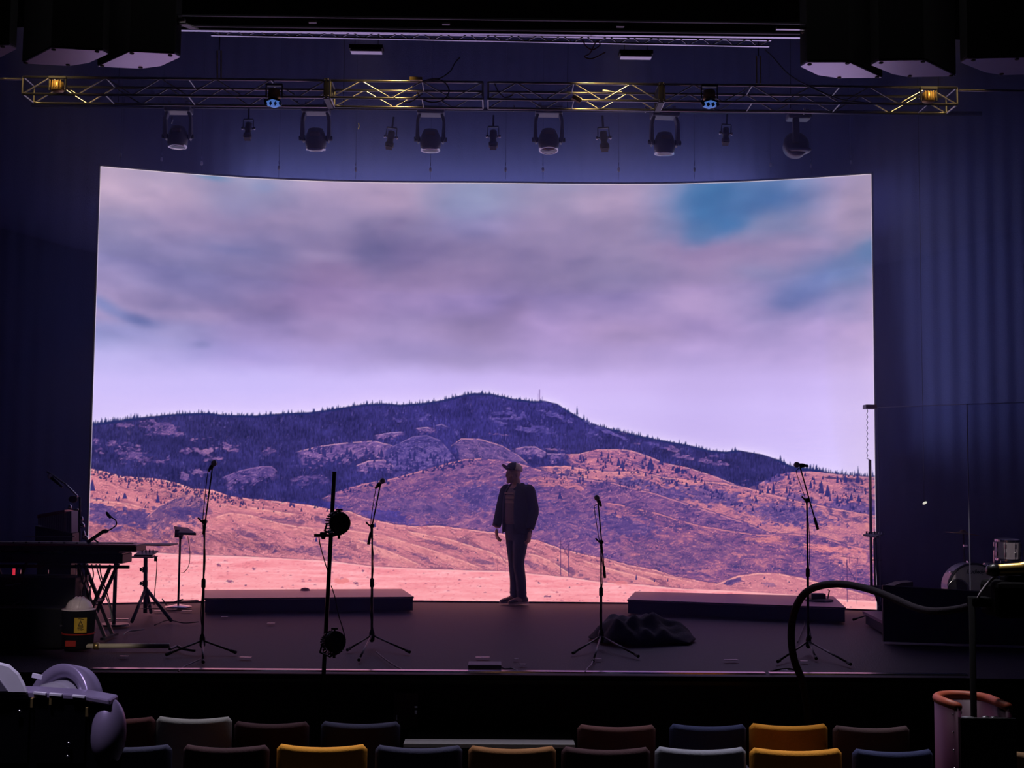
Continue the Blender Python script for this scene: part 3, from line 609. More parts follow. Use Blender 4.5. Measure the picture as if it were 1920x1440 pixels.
# upper bar and ladder truss, seen lit by the wall
YU = 9.6
a0 = at(325, 55.5, YU); a1 = at(1502, 69.5, YU)
tp = thing('lighting_pipe', 'long bright metal pipe across the top of the picture', 'pipe', a0)
MB().bar(a0, a1, .035, .016).build('pipe', alu, tp)
for p in (a0, a1): MB().tube([p, V(p.x, p.y, 8.16)], .003, 5).build('wire', blackmetal, tp)
a0 = at(396, 66, YU+.2); a1 = at(1442, 87, YU+.2); lt = thing('ladder_truss', 'flat ladder truss with zigzag bracing under the long bright pipe', 'truss', a0)
b0 = at(396, 60, YU+.2); b1 = at(1446, 74, YU+.2); b0.z = a0.z+.035; b1.z = a1.z+.05
MB().bar(a0, a1, .022, .010).build('chord', alu, lt); MB().bar(b0, b1, .022, .010).build('chord', alu, lt)
nb = 24
for p in (b0, b1): MB().tube([p, V(p.x, p.y, 8.16)], .004, 6).build('wire', blackmetal, lt)
for k in range(nb):
    p = a0.lerp(a1, (k+.5)/nb); 
    for s in (-1, 1): MB().tube([p, b0.lerp(b1, min(1, max(0, (k+.5+s*.42)/nb)))], .0045, 6, False).build('brace', alu, lt)
# shallow rectangular ceiling frame
fr = thing('ceiling_frame', 'long shallow rectangular frame hanging at the very top', 'frame', at(900, 40, 9.0))
c = [at(246, 27, 9.0), at(1582, 45, 9.0)]; zc = c[0].z
g = [ground(246, 27, zc), ground(1582, 45, zc+.0), ground(1566, 64, zc), ground(260, 47, zc)]
for i in range(4): MB().bar(g[i], g[(i+1) % 4], .02, .012).build('rail', mat('grey frame rail', (.10, .10, .12), .5, .3) , fr)
for i in (0, 1): MB().tube([g[i], V(g[i].x, g[i].y, 8.16)], .005, 6).build('wire', blackmetal, fr)
brt = mat('white cable tray', (.9, .9, .95), .3, .7)
def onf(t, u): return g[0].lerp(g[1], t).lerp(g[3].lerp(g[2], t), u)
for t0, t1, s in ((.02, .075, 'left'), (.905, .955, 'right')):
    tag(MB().bar(onf(t0, .04)+V(0, 0, -.035), onf(t1, .04)+V(0, 0, -.035), .03, .02).build('light_batten', brt), 'short bright white batten on the %s end of the ceiling frame' % s, 'batten')
for t0, s in ((.065, 'left'), (.94, 'right')):
    p = onf(t0, .1); q = onf(t0+.012, .1); e = V(.06, .10, 0)
    tag(MB().prism([p+V(0, 0, -.06), q+V(0, 0, -.06), q+e+V(0, 0, -.06), p+e+V(0, 0, -.06)], (0, 0, .01)).build('white_card', white), 'small white slanted card hanging at the %s end of the ceiling frame' % s, 'card')
for t0 in (.253, .44, .685): tag(MB().box(onf(t0, .05)+V(0, 0, -.035), (.055, .03, .012)).build('frame_clip', white), 'small white clip on the ceiling frame, %s' % ('left of its middle' if t0 < .3 else 'near its middle' if t0 < .5 else 'right of its middle'), 'clip')
for px, py, s in ((687, 97, 'left'), (1192, 107, 'right')):
    p = at(px, py, 10.8); t = thing('strip_light', 'small pale unlit strip light hanging %s of centre' % s, 'light', p)
    MB().box(p, (.27, .09, .02)).build('diffuser', brt, t, bevel=.004); MB().box(p+V(0, 0, .03), (.29, .11, .035)).build('housing', black, t)
    for q in (-.1, .1): MB().tube([p+V(q, 0, .04), V(p.x+q, p.y, 8.16)], .003, 5).build('wire', blackmetal, t)
for px, py in ((130, 40), (1690, 50)):
    p = at(px, py, 10.0); t = thing('rigging_hoist', 'dim dark chain hoist hanging high at the far %s' % ('left' if px < 900 else 'right'), 'hoist', p)
    MB().box(p, (.12, .12, .2)).build('hoist_body', blackmetal, t, bevel=.01); MB().tube([p+V(0, 0, .1), V(p.x, p.y, 8.16)], .012, 6).build('chain', blackmetal, t)
    MB().tube([p+V(0, 0, -.1), p+V(.0, 0, -.18), p+V(.03, 0, -.21), p+V(.05, 0, -.17)], .008, 6).build('hook', blackmetal, t)
# trapezoid speaker cabinets hanging with pale undersides
def cabinet(label, poly, bolts, Z=4.55, hgt=.62):
    P = [ground(x, y, Z) for x, y in poly]; c = sum(P, Vector())/len(P); t = thing('hanging_speaker', label, 'speaker', c, 'speakers hanging at the sides of the rig')
    MB().prism([p+V(0, 0, .012) for p in P], (0, 0, hgt)).build('cabinet', black, t, bevel=.006)
    MB().prism([c+(p-c)*.985 for p in P], (0, 0, .011)).build('underside', greyp, t)['label'] = 'pale grey underside panel'
    for x, y in bolts:
        q = ground(x, y, Z); q = q+(c-q)*.04; MB().lathe(q+V(0, 0, -.006), (0, 0, 1), [(0, .014), (.008, .018)], 10).build('bolt', black, t)
    for dx in (-.15, .15): MB().tube([V(c.x+dx, c.y, Z+hgt), V(c.x+dx, c.y, 8.16)], .006, 6).build('chain', blackmetal, t)
cabinet('pale bottomed speaker cut off by the left edge of the picture', [(-60, 120), (-40, 84), (18, 85), (31, 92), (2, 107), (-20, 120)], [(6, 87)])
cabinet('pale bottomed hanging speaker, middle one of the left three', [(41, 119), (96, 90), (193, 95), (204, 101), (167, 118), (129, 124)], [(99, 92), (184, 96), (127, 122), (45, 118)])
cabinet('pale bottomed hanging speaker nearest the centre on the left', [(182, 125), (243, 97), (328, 101), (339, 107), (302, 124), (263, 129)], [(246, 99), (321, 103), (263, 127), (188, 124)])
cabinet('pale bottomed hanging speaker nearest the centre on the right', [(1500, 125), (1513, 117), (1592, 117), (1655, 146), (1573, 147), (1533, 141)], [(1516, 120), (1590, 118), (1648, 145), (1574, 146)])
cabinet('pale bottomed hanging speaker, middle one of the right three', [(1632, 122), (1647, 114), (1733, 113), (1793, 143), (1705, 145), (1673, 139)], [(1650, 117), (1732, 115), (1787, 142), (1706, 143)])
cabinet('pale bottomed speaker cut off by the right edge of the picture', [(1800, 117), (1813, 110), (1920, 108), (1990, 138), (1880, 141), (1847, 136)], [(1823, 112), (1908, 110), (1878, 139)])
# rear lighting bar with the moving heads
YB = 14.0
p0 = at(60, 197, YB); p1 = at(1840, 213, YB)
tag(MB().tube([p0, p1], .024, 10).build('lighting_pipe', blackmetal, smooth=True), 'dark lighting bar carrying the row of hanging moving heads', 'pipe')
for px in (220, 640, 1060, 1480, 1760):
    q = p0.lerp(p1, (px-60)/1780); tag(MB().tube([q+V(0, 0, .02), V(q.x, q.y, 8.16)], .005, 6).build('suspension_wire', blackmetal), 'thin wire holding the dark rear lighting bar', 'wire', 'wires holding the rear lighting bar')
bodym = mat('moving light plastic', (.24, .23, .25), .35, 0); lensm = mat('dark glass lens', (.05, .05, .07), .08, 0, coat=1)
pinkm = mat('tan end cap', (.32, .24, .18), .5)
def moving_head(px, ytop, ybot, label, tilt=0, side=False, pan=0):
    p = at(px, ytop, YB); q = at(px, ybot, YB); H = p.z-q.z; s = H/.46
    t = thing('moving_head_light', label, 'stage light', V(p.x, p.y, p.z), 'large moving head lights on the rear bar')
    T = Matrix.Translation(p) @ Matrix.Rotation(pan, 4, 'Z') @ Matrix.Scale(s, 4)
    MB(T).box((0, 0, .0), (.30, .20, .085)).build('base', bodym, t, bevel=.015)
    for sx in (-1, 1): MB(T).box((sx*.1, 0, .06), (.04, .06, .05)).build('clamp', alu, t, bevel=.004)
    MB(T).box((0, -.1, -.01), (.10, .012, .03)).build('connector_plate', pinkm, t)
    for sx in (-1, 1):
        MB(T).prism([(sx*.135, -.05, -.03), (sx*.16, -.05, -.10), (sx*.165, -.045, -.30), (sx*.14, -.03, -.36), (sx*.12, -.03, -.34), (sx*.128, -.045, -.12), (sx*.105, -.05, -.04)], (0, .09, 0)).build('yoke_arm', bodym, t, bevel=.008)
        MB(T).lathe((sx*.11, 0, -.315), (sx, 0, 0), [(0, .03), (.07, .026)], 12).build('tilt_hub', blackmetal, t, smooth=True)
    Th = T @ Matrix.Translation((0, 0, -.27)) @ Matrix.Rotation(tilt, 4, 'X')
    h = MB(Th).lathe((0, 0, 0), (0, 0, -1), [(-.07, .04), (-.06, .075), (.0, .10), (.08, .115), (.13, .112), (.16, .095), (.175, .06)], 22).build('head', bodym, t, smooth=True)
    MB(Th).lathe((0, 0, -.155), (0, 0, -1), [(0, .108), (.018, .106), (.02, .09), (.012, .088)], 22, False).build('lens_ring', alu, t, smooth=True)
    MB(Th).lathe((0, 0, -.172), (0, 0, -1), [(0, .085), (.012, .06), (.016, .0001)], 20, False).build('lens', lensm, t, smooth=True)
    MB(Th).box((0, -.085, .0), (.11, .05, .05)).build('end_cap', pinkm, t, bevel=.015)
for a in ((335, 205, 279, 'large hanging moving head light, leftmost of the row'), (593, 206, 284, 'large hanging moving head light under the left blue fixture'), (808, 209, 286, 'large hanging moving head light left of centre beside a small spot'), (1029, 209, 287, 'large hanging moving head light right of centre'), (1246, 214, 292, 'large hanging moving head light under the right blue fixture')):
    moving_head(a[0], a[1], a[2], a[3], tilt=random.uniform(-.25, .25), pan=random.uniform(-.15, .15))
# the rightmost one hangs side-on: single arm, head turned forward
def side_head(px, ytop, ybot):
    p = at(px, ytop, YB); s = (p.z-at(px, ybot, YB).z)/.46; t = thing('moving_head_light', 'large moving head light turned side on, rightmost of the row', 'stage light', p, 'large moving head lights on the rear bar'); T = Matrix.Translation(p) @ Matrix.Scale(s, 4)
    MB(T).box((0, 0, 0), (.27, .20, .08)).build('base', bodym, t, bevel=.02); MB(T).box((-.05, -.08, -.19), (.08, .05, .30)).build('yoke_arm', bodym, t, bevel=.015)
    MB(T).lathe((-.03, 0, -.33), (0, -1, .25), [(-.12, .10), (-.10, .14), (.02, .15), (.05, .12), (.06, .05)], 24).build('head', bodym, t, smooth=True)
    MB(T).lathe((-.0, -.0, -.40), (0, 0, -1), [(0, .15), (.03, .12), (.035, .0001)], 24).build('lens_ring', mat('grey lens hood', (.25, .25, .3), .3), t, smooth=True)
    for sx in (-1, 1): MB(T).box((sx*.1, 0, .06), (.04, .06, .06)).build('clamp', alu, t)
side_head(1497, 219, 291)
def spot(px, ytop, ybot, lean, label):
    p = at(px, ytop, YB-.2); s = (p.z-at(px, ybot, YB).z)/.36; t = thing('profile_spot', label, 'stage light', p, 'small profile spots on the rear bar'); T = Matrix.Translation(p) @ Matrix.Rotation(lean, 4, 'Y') @ Matrix.Scale(s, 4)
    MB(T).tube([(0, 0, .20), (0, 0, .02)], .016, 8).build('hanging_arm', blackmetal, t); MB(T).box((0, 0, .02), (.16, .04, .02)).build('yoke', blackmetal, t, bevel=.004)
    for sx in (-1, 1):
        MB(T).bar((sx*.08, 0, .02), (sx*.085, 0, -.13), .012, .035, (0, 1, 0)).build('yoke_arm', blackmetal, t)
        MB(T).lathe((sx*.06, 0, -.13), (sx, 0, 0), [(0, .016), (.03, .014), (.032, .028), (.055, .022)], 12).build('tilt_knob', alu, t, smooth=True)
    Tb = T @ Matrix.Translation((0, 0, -.13)) @ Matrix.Rotation(-.35, 4, 'X')
    MB(Tb).lathe((0, 0, .10), (0, 0, -1), [(0, .03), (.01, .055), (.13, .06), (.14, .05), (.22, .05), (.225, .07), (.285, .07), (.29, .06)], 18).build('body', bodym, t, smooth=True)
    MB(Tb).lathe((0, 0, -.182), (0, 0, -1), [(0, .062), (.006, .06), (.008, .045), (.003, .044)], 18, False).build('lens_ring', alu, t, smooth=True)
    MB(Tb).lathe((0, 0, -.185), (0, 0, -1), [(0, .044), (.01, .0001)], 16, False).build('lens', lensm, t, smooth=True)
    MB(Tb).box((0, 0, -.21), (.10, .10, .012)).build('colour_frame', blackmetal, t)
for a in ((466, 226, 275, 0, 'small profile spot hanging second from the left in the row'), (735, 242, 292, .12, 'small tilted profile spot left of the centre moving head'), (925, 240, 292, 0, 'small profile spot hanging nearest the centre'), (1131, 242, 296, -.06, 'small profile spot right of centre between two large heads'), (1362, 236, 284, .08, 'small profile spot between the last two large heads at right')): spot(*a)
# fixtures on the main truss: gold bodied, two with blue reflected light put in as glow
goldm = mat('worn gold coloured housing', (.50, .33, .12), .45, .6); bluem = mat('lens with blue reflection as glow', (.05, .12, .4), .3, emit=(.10, .24, .75), es=.55)
def wash(px, py, label, blue):
    p = at(px, py, YT-.1); t = thing('wash_light', label, 'stage light', p, 'gold bodied wash lights on the main truss')
    MB().lathe(p+V(0, 0, .07), (0, 0, -1), [(0, .035), (.01, .055), (.09, .062), (.10, .05)], 16).build('body', goldm, t, smooth=True)
    for sx in (-1, 1): MB().bar(p+V(sx*.075, 0, .10), p+V(sx*.075, 0, -.02), .01, .03, (0, 1, 0)).build('yoke_arm', blackmetal, t)
    MB().box(p+V(0, 0, .105), (.16, .05, .02)).build('yoke', blackmetal, t)
    if blue:
        MB().lathe(p+V(0, -.01, -.045), (0, -.35, -1), [(0, .055), (.03, .08), (.035, .075)], 18).build('rim', blackmetal, t, smooth=True)
        MB().lathe(p+V(0, -.025, -.081), (0, -.35, -1), [(0, .072), (.006, .05), (.008, .0001)], 6, False).build('lens', bluem, t)['label'] = 'lens with a blue reflection put in as glow'
        for k in range(4): MB().bar(p+V(-.08+.045*k, -.05, -.05), p+V(-.06+.045*k, -.07, -.105), .004, .03).build('barn_door', blackmetal, t)
    else:
        for k in range(5): MB().box(p+V(-.05+.025*k, -.062, .03), (.006, .01, .07)).build('cooling_fin', goldm, t)
wash(108, 166, 'gold bodied wash light at the left end of the truss', False); wash(1741, 186, 'gold bodied wash light at the right end of the truss', False)
wash(514, 180, 'wash light with a blue face hanging left of centre', True); wash(1330, 182, 'wash light with a blue face hanging right of centre', True)
# hanging points along the top of the wall
for k, (px, py) in enumerate(((226, 291), (303, 299), (378, 306), (523, 315), (667, 318), (807, 318), (948, 318), (1018, 318), (1160, 318), (1302, 318), (1445, 309), (1521, 311), (1596, 304))):
    q = at(px, py, 15.9); t = thing('hanging_shackle', 'tiny shiny shackle on a wire above the top of the lit wall', 'shackle', q, 'shackles above the lit wall')
    MB().lathe(q, (0, 0, 1), [(-.028, .008), (-.016, .017), (.016, .016), (.03, .006)], 8).build('shackle', white, t, smooth=True)
    MB().tube([q+V(0, 0, .05), q+V(0, 0, .09)], .008, 6).build('turnbuckle', alu, t); MB().tube([q+V(0, 0, -.12), V(q.x, q.y, 8.16)], .003, 5).build('wire', blackmetal, t)
for px, py, m_ in ((322, 225, 0), (557, 195, 1), (1507, 208, 1), (963, 203, 1), (1210, 205, 1), (672, 236, 1), (1395, 170, 0)):
    q = at(px, py, 13.2); tag(MB().tube([q+V(0, 0, .03), q+V(.008, 0, 0), q+V(.0, 0, -.035)], .008, 6).build('safety_clip', chrome if m_ else alu), 'tiny bright safety clip catching light in the rig', 'clip', 'safety clips in the rig')
# ---------- things standing on the stage ----------
def lab(o, l): o['label'] = l; return o
# low risers following the curve of the wall
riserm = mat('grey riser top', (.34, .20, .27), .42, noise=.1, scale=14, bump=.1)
def riser(label, fl, fr, rr, rl, h=.16):
    # photo pixels of the top's corners: front-left, front-right, rear-right, rear-left
    P = [ground(x, y, h) for x, y in (fl, fr, rr, rl)]; c = sum(P, Vector())/4
    t = thing('riser', label, 'riser', V(c.x, c.y, 0), 'low risers at the foot of the lit wall')
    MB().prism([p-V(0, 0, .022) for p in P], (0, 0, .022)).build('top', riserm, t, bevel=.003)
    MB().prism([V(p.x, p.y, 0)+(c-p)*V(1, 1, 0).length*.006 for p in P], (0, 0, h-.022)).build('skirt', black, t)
    e = MB(); e.bar(P[0]+V(0, -.004, -.004), P[1]+V(0, -.004, -.004), .008, .012); lab(e.build('edge_strip', alu, t), 'pale metal edge strip')
    return c
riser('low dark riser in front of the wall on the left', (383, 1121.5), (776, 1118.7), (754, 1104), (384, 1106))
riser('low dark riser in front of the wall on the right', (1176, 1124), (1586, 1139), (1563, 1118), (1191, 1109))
p = ground(572, 1107, .16); tag(MB().ell(p+V(0, 0, .005), (.06, .05, .03), 12).build('folded_cloth', mat('pinkish fabric', (.4, .2, .22), .8), smooth=True), 'small lump of cloth on the rear edge of the left riser', 'cloth')
p = ground(1536, 1127, .16); t = thing('cable_reel', 'small black box with a handle on the right riser', 'box', p)
MB().lathe(p, (0, 0, 1), [(0, .16), (.02, .16), (.035, .05)], 18).build('base', black, t); MB().box(p+V(-.02, 0, .055), (.17, .12, .07)).build('body', blackgloss, t, bevel=.01); MB().tube([p+V(.10, 0, .03), p+V(.12, 0, .12), p+V(.10, 0, .13)], .008, 6).build('handle', blackmetal, t)
# ---- microphone stands
mesh_ = mat('steel microphone grille', (.75, .72, .76), .4, .4)
def mic(t, p, d):
    p = Vector(p); d = Vector(d).normalized()
    b = MB().lathe(p, d, [(-.15, .010), (-.14, .012), (.0, .018), (.004, .022)], 14).build('microphone', black, t, smooth=True)
    b['label'] = 'handheld microphone in the clip'
    g = MB().lathe(p, d, [(.004, .022), (.014, .026), (.03, .026), (.045, .019), (.052, .006)], 16); o = g.build('grille', mesh_, None, smooth=True)
    del o['_w']; o.data.transform(Matrix.Translation(o.location-Vector(t.location))); o.location = (0, 0, 0); o.parent = b; o['label'] = 'silver microphone grille'
    MB().lathe(p-d*.07, d, [(-.02, .018), (.02, .019)], 10).build('mic_clip', black, t, smooth=True)
def legs3(t, c, h, ends, r=.009, n='leg'):
    for e in ends:
        e = Vector(e); top = Vector((c.x, c.y, c.z+h))
        l = MB().tube([top, e+V(0, 0, r)], r, 8).build(n, blackmetal, t, smooth=True)
        d = (e-top).normalized(); f = MB().tube([e+V(0, 0, r)-d*.045, e+V(0, 0, r)+d*.01], r*1.6, 8); k = f.build('rubber_foot', rubber, None); del k['_w']
        k.data.transform(Matrix.Translation(k.location-Vector(t.location))); k.location = (0, 0, 0); k.parent = l
def mic_stand(label, base, ends, clutch, top, tail, micdir, straight=None):
    c = ground(*base); Y = c.y; t = thing('microphone_stand', label, 'microphone stand', c, 'microphone stands along the front of the stage')
    E = [ground(*e) for e in ends]
    q = at(clutch[0], clutch[1], Y)
    MB().lathe(c, (0, 0, 1), [(.03, .012), (.05, .026), (.115, .026), (.15, .016)], 12).build('base_hub', blackmetal, t, smooth=True)
    legs3(t, c, .095, E)
    mid = c.lerp(q, .52)
    MB().tube([c+V(0, 0, .03), mid], .012, 10).build('lower_pole', blackmetal, t, smooth=True)
    MB().tube([mid, q], .008, 10).build('upper_pole', blackmetal, t, smooth=True)
    MB().lathe(mid, q-c, [(-.04, .014), (-.03, .019), (.03, .019), (.045, .012)], 12).build('height_clutch', black, t, smooth=True)
    a = at(tail[0], tail[1], Y-.02); b = at(top[0], top[1], Y+.05)
    MB().tube([a, b], .0065, 8).build('boom', blackmetal, t, smooth=True)
    d = (b-a).normalized(); MB().tube([a-d*.01, a+d*.10], .013, 8).build('counterweight', black, t, smooth=True)
    MB().lathe(q+V(0, -.02, 0), (0, 1, 0), [(-.025, .02), (.045, .02)], 12).build('boom_clutch', black, t, smooth=True)
    MB().bar(q+V(-.02, -.03, 0), q+V(-.055, -.03, .035), .01, .014).build('clutch_handle', black, t)
    mic(t, b+Vector(micdir).normalized()*.02, micdir)
    # microphone cable following the boom and the pole
    pts = [b-Vector(micdir).normalized()*.13, b.lerp(q, .15)+V(-.035, 0, 0), b.lerp(q, .55)+V(-.03, 0, .0), q+V(-.012, -.02, -.03), q.lerp(c, .3)+V(.016, -.02, 0), q.lerp(c, .7)+V(-.014, -.02, 0), c+V(.02, -.03, .12)]
    MB().tube(curve3(pts, 5), .0035, 6).build('cable', rubber, t, smooth=True)
    return c
A = mic_stand('tall microphone stand at the left end of the left riser', (379, 1221), [(313, 1229), (441, 1225), (381, 1243)], (384, 978), (399, 872), (382, 1000), (.45, -.80, .40))
B = mic_stand('microphone stand right of the leaning lamp pole', (697, 1210), [(652, 1220), (767, 1224), (673, 1239)], (698, 986), (714, 905), (691, 1019), (.45, -.80, .40))
Cc = mic_stand('short microphone stand beside the heap of black cloth', (1127, 1212), [(1075, 1226), (1196, 1232), (1112, 1241)], (1127, 1016), (1121, 937), (1134, 1082), (-.30, -.85, .45))
Dd = mic_stand('tall microphone stand in front of the right riser', (1516, 1222), [(1459, 1242), (1594, 1247), (1530, 1236)], (1513, 938), (1499, 872), (1533, 991), (-.75, -.66, .05))
# cables and tape on the floor
def fc(name, label, px, r=.006, m=greyc, z=.007, cat='cable'):
    return cable(name, label, [ground(x, y, z) for x, y in px], r, m, 8, cat)
fc('cable', 'cable running from the tall left microphone stand to the stage edge', [(376, 1236), (360, 1243), (345, 1250), (334, 1259)])
fc('cable', 'cable running right to the stage edge from the stand by the lamp pole', [(705, 1222), (722, 1236), (742, 1249), (760, 1258)])
fc('cable', 'pale cable winding from the short stand to the stage edge', [(1112, 1236), (1109, 1246), (1102, 1253), (1097, 1261)], .007, mat('pale cable jacket', (.5, .45, .5), .5))
fc('cable', 'thin dark cable on the floor left of the tall left stand', [(232, 1190), (240, 1184), (256, 1182), (270, 1180)], .007)
fc('cable', 'dark cable lying beside the small tripod stand', [(290, 1172), (315, 1163), (345, 1168), (372, 1166)], .006, rubber)
fc('cable', 'dark cable near the grey plate at the stage edge', [(938, 1250), (948, 1254), (960, 1253), (972, 1258)], .006)
fc('cable', 'black cable end at the stage edge by the tall right stand', [(1445, 1259), (1462, 1255), (1480, 1254), (1491, 1256)], .008, rubber)
fc('cable', 'cable from the tall right stand running back to the right riser', [(1495, 1205), (1503, 1185), (1508, 1172), (1508, 1165)], .005, rubber)
for k, (px, py, w_, l_) in enumerate(((460, 1233, 22, 'right of the tall left stand'), (508, 1169, 14, 'in front of the left riser'), (421, 1157, 12, 'by the left end of the left riser'), (232, 1231, 16, 'below the long pale tube'), (905, 1233, 26, 'above the grey plate'), (980, 1246, 12, 'right of the grey plate'), (1122, 1236, 12, 'by the feet of the short stand'), (1371, 1238, 26, 'right of the heap of black cloth'), (1508, 1240, 14, 'by the foot of the tall right stand'), (1470, 1257, 14, 'at the stage edge below the tall right stand'), (968, 1236, 8, 'behind the grey plate, the smallest'))):
    p = ground(px, py, 0); tag(MB().box(p+V(0, 0, .003), (w_*pxm(p.y), .05, .004), Matrix.Rotation(.08*((k*7) % 5-2), 3, 'Z')).build('tape_mark', tape), ('white tape mark on the floor '+l_), 'tape')
p = ground(909, 1252, 0); tag(MB().box(p+V(0, .0, .02), (.27, .22, .035)).build('floor_plate', mat('grey painted plate', (.38, .35, .40), .5), bevel=.006), 'flat grey plate lying at the stage edge left of the stand', 'plate')
# ---- heap of black cloth
def heap():
    n, m = 64, 34; p0 = ground(1206, 1200, 0); mb = MB(); vs = []; L = 190*pxm(p0.y)/2; D = .48
    prof = [(-1, 0), (-.93, .08), (-.86, .17), (-.72, .30), (-.62, .40), (-.5, .385), (-.3, .365), (-.1, .375), (.08, .385), (.25, .38), (.38, .34), (.55, .25), (.75, .18), (.9, .11), (1, 0)]
    for j in range(m+1):
        for i in range(n+1):
            a = -1+2*i/n; b = -1+2*j/m; e = max(0, 1-abs(b)**2.4)**.6
            wx = L*(a+.05*math.sin(4*b+a*2))*(1-.12*b*b); wy = D*b*(1-.25*a*a)+.06*math.sin(3*a)
            h = np.interp(a, [q[0] for q in prof], [q[1] for q in prof])*e
            fold = .030*math.sin(9*a+5*b+2*math.sin(3*a))+.022*math.sin(16*a-8*b+1.3)+.018*math.sin(6*b+13*a)
            ridge_ = .05*max(0, 1-abs((b+.35-.5*a)/.18)); dent = -.07*max(0, 1-((a-.1)**2/.3+(b+.62)**2/.05))
            vs.append(p0+V(wx, wy+.12, max(.004, h*.53+(fold*.38+ridge_*.8+dent*.5)*min(1, h*5))))
    fs = [(j*(n+1)+i, j*(n+1)+i+1, (j+1)*(n+1)+i+1, (j+1)*(n+1)+i) for j in range(m) for i in range(n)]
    mb.add(vs, fs); o = mb.build('black_cloth_heap', mat('black fabric cover', (.035, .03, .045), .85, bump=.35, scale=70), smooth=True, solid=.01)
    tag(o, 'crumpled heap of black cloth on the stage floor right of the short stand', 'cloth')
heap()
# ---- leaning pole with two finned lamps, in front of the stage
YPL = 10.02
pt = at(627, 884, YPL-.02); pb = at(607, 1262, YPL); d = (pb-pt); k = (pt.z-FL)/(pt.z-pb.z); pf = pt+d*k
t = thing('lamp_pole', 'thick dark leaning pole standing in front of the stage left of centre', 'pole', pf)
MB().tube([pf+V(0, 0, .02), pt], .0165, 12).build('pole', blackmetal, t, smooth=True); MB().lathe(V(pf.x, pf.y, FL), (0, 0, 1), [(0, .16), (.02, .16), (.03, .03)], 20).build('base_plate', blackmetal, t)
q = at(622, 1004, YPL); MB().box(q+V(-.06, 0, 0), (.15, .04, .022)).build('cross_bracket', blackmetal, t, bevel=.003); MB().lathe(q+V(-.065, 0, -.03), (0, 0, 1), [(0, .012), (.04, .03), (.055, .025)], 10).build('knob', black, t)
MB().bar(q+V(-.05, 0, .02), q+V(0, 0, .035), .03, .008).build('bracket_arm', blackmetal, t)
def finned(px, py, r, label, tilt):
    p = at(px, py, YPL-.09); R = r*pxm(YPL); t = thing('finned_lamp', label, 'lamp', p, 'round finned lamps on the leaning pole')
    ax = Vector((.55, -.75, tilt)).normalized()
    MB().lathe(p, ax, [(-.055, R*.45), (-.05, R*.72), (.0, R*.93), (.03, R*.9), (.045, R*.82)], 26).build('housing', blackmetal, t, smooth=True)
    MB().lathe(p, ax, [(.046, R*.8), (.05, R*.5), (.052, .0001)], 24, False).build('lens', mat('dark glossy lens', (.03, .03, .045), .12, coat=1), t, smooth=True)
    e = Vector((0, 0, 1)).cross(ax).normalized(); u = ax.cross(e)
    for k in range(28):
        a = 2*PI*k/28; dd = e*math.cos(a)+u*math.sin(a); MB().bar(p+dd*R*.86-ax*.03, p+dd*R*1.03-ax*.03, .006, .05, ax).build('cooling_fin', blackmetal, t)
    MB().tube([p+e*(-R*1.03)-ax*.02, p+e*(-R)-ax*.06-V(0, 0, R*.6), p-ax*.07-V(0, 0, R*1.02), p+e*R-ax*.06-V(0, 0, R*.6), p+e*R*1.03-ax*.02], .008, 8).build('yoke', blackmetal, t)
    MB().tube([p-V(0, 0, R*.9), p-V(0, 0, R*1.3)], .011, 8).build('bolt', blackmetal, t); MB().box(p+V(0, 0, R*1.12), (.05, .03, .016)).build('handle', black, t, bevel=.003); MB().tube([p+V(0, 0, R*.85), p+V(0, 0, R*1.12)], .008, 6).build('handle_post', black, t)
finned(636, 981, 22, 'round finned black lamp on the upper part of the leaning pole', .05)
finned(627, 1204, 22, 'round finned black lamp with shiny rim low on the leaning pole', .35)
cable('cable', 'thin cable drooping from the bracket of the leaning pole', [at(598, 1007, YPL-.01), at(601, 1025, YPL-.02), at(608, 1050, YPL-.02), at(615, 1073, YPL-.02)], .004, rubber)
cable('cable', 'thin cable sagging between the two lamps of the leaning pole', [at(621, 1098, YPL-.03), at(628, 1120, YPL-.03), at(634, 1150, YPL-.04), at(643, 1180, YPL-.06), at(648, 1200, YPL-.06)], .004, rubber)
# ---- small tripod stand with a little mixer
c = ground(272, 1158); Y = c.y; t = thing('tripod_stand', 'dark tripod stand with a flat tray at the left of the stage', 'stand', c)
MB().tube([c+V(0, 0, .05), at(273, 1046, Y)], .022, 10).build('pole', blackmetal, t, smooth=True)
h = at(272, 1103, Y).z
for ex, ey in ((247, 1168), (321, 1166), (283, 1150)):
    e = ground(ex, ey); MB().tube([V(c.x, c.y, h), e+V(0, 0, .012)], .019, 8).build('leg', blackmetal, t, smooth=True)
for ex, ey in ((247, 1168), (321, 1166), (283, 1150)):
    e = ground(ex, ey); MB().bar(V(c.x, c.y, .10), V(c.x, c.y, h).lerp(e, .6), .02, .008).build('brace', blackmetal, t)
for yy in (1068, 1094):
    q = at(272, yy, Y); MB().lathe(q, (-1, 0, 0), [(0, .01), (.035, .008), (.036, .022), (.055, .018)], 8).build('locking_knob', black, t); MB().lathe(q, (0, 0, 1), [(-.03, .028), (.03, .028)], 10).build('collar', black, t)
q = at(270, 1044, Y); MB().box(q, (.25, .22, .012)).build('tray', blackmetal, t)
q2 = at(272, 1040, Y); t = thing('small_mixer', 'little sloping mixer with upright knobs on the tripod tray', 'mixer', q2+V(0, 0, -.012))
MB().prism([q2+V(-.10, -.09, -.015), q2+V(.10, -.09, -.015), q2+V(.12, .10, .025), q2+V(-.08, .10, .025)], (0, 0, .018)).build('body', blackgloss, t, bevel=.004)
for k in range(4): MB().lathe(q2+V(-.04+.04*k, .03, .02), (0, 0, 1), [(0, .008), (.035, .007)], 8).build('knob', black, t)
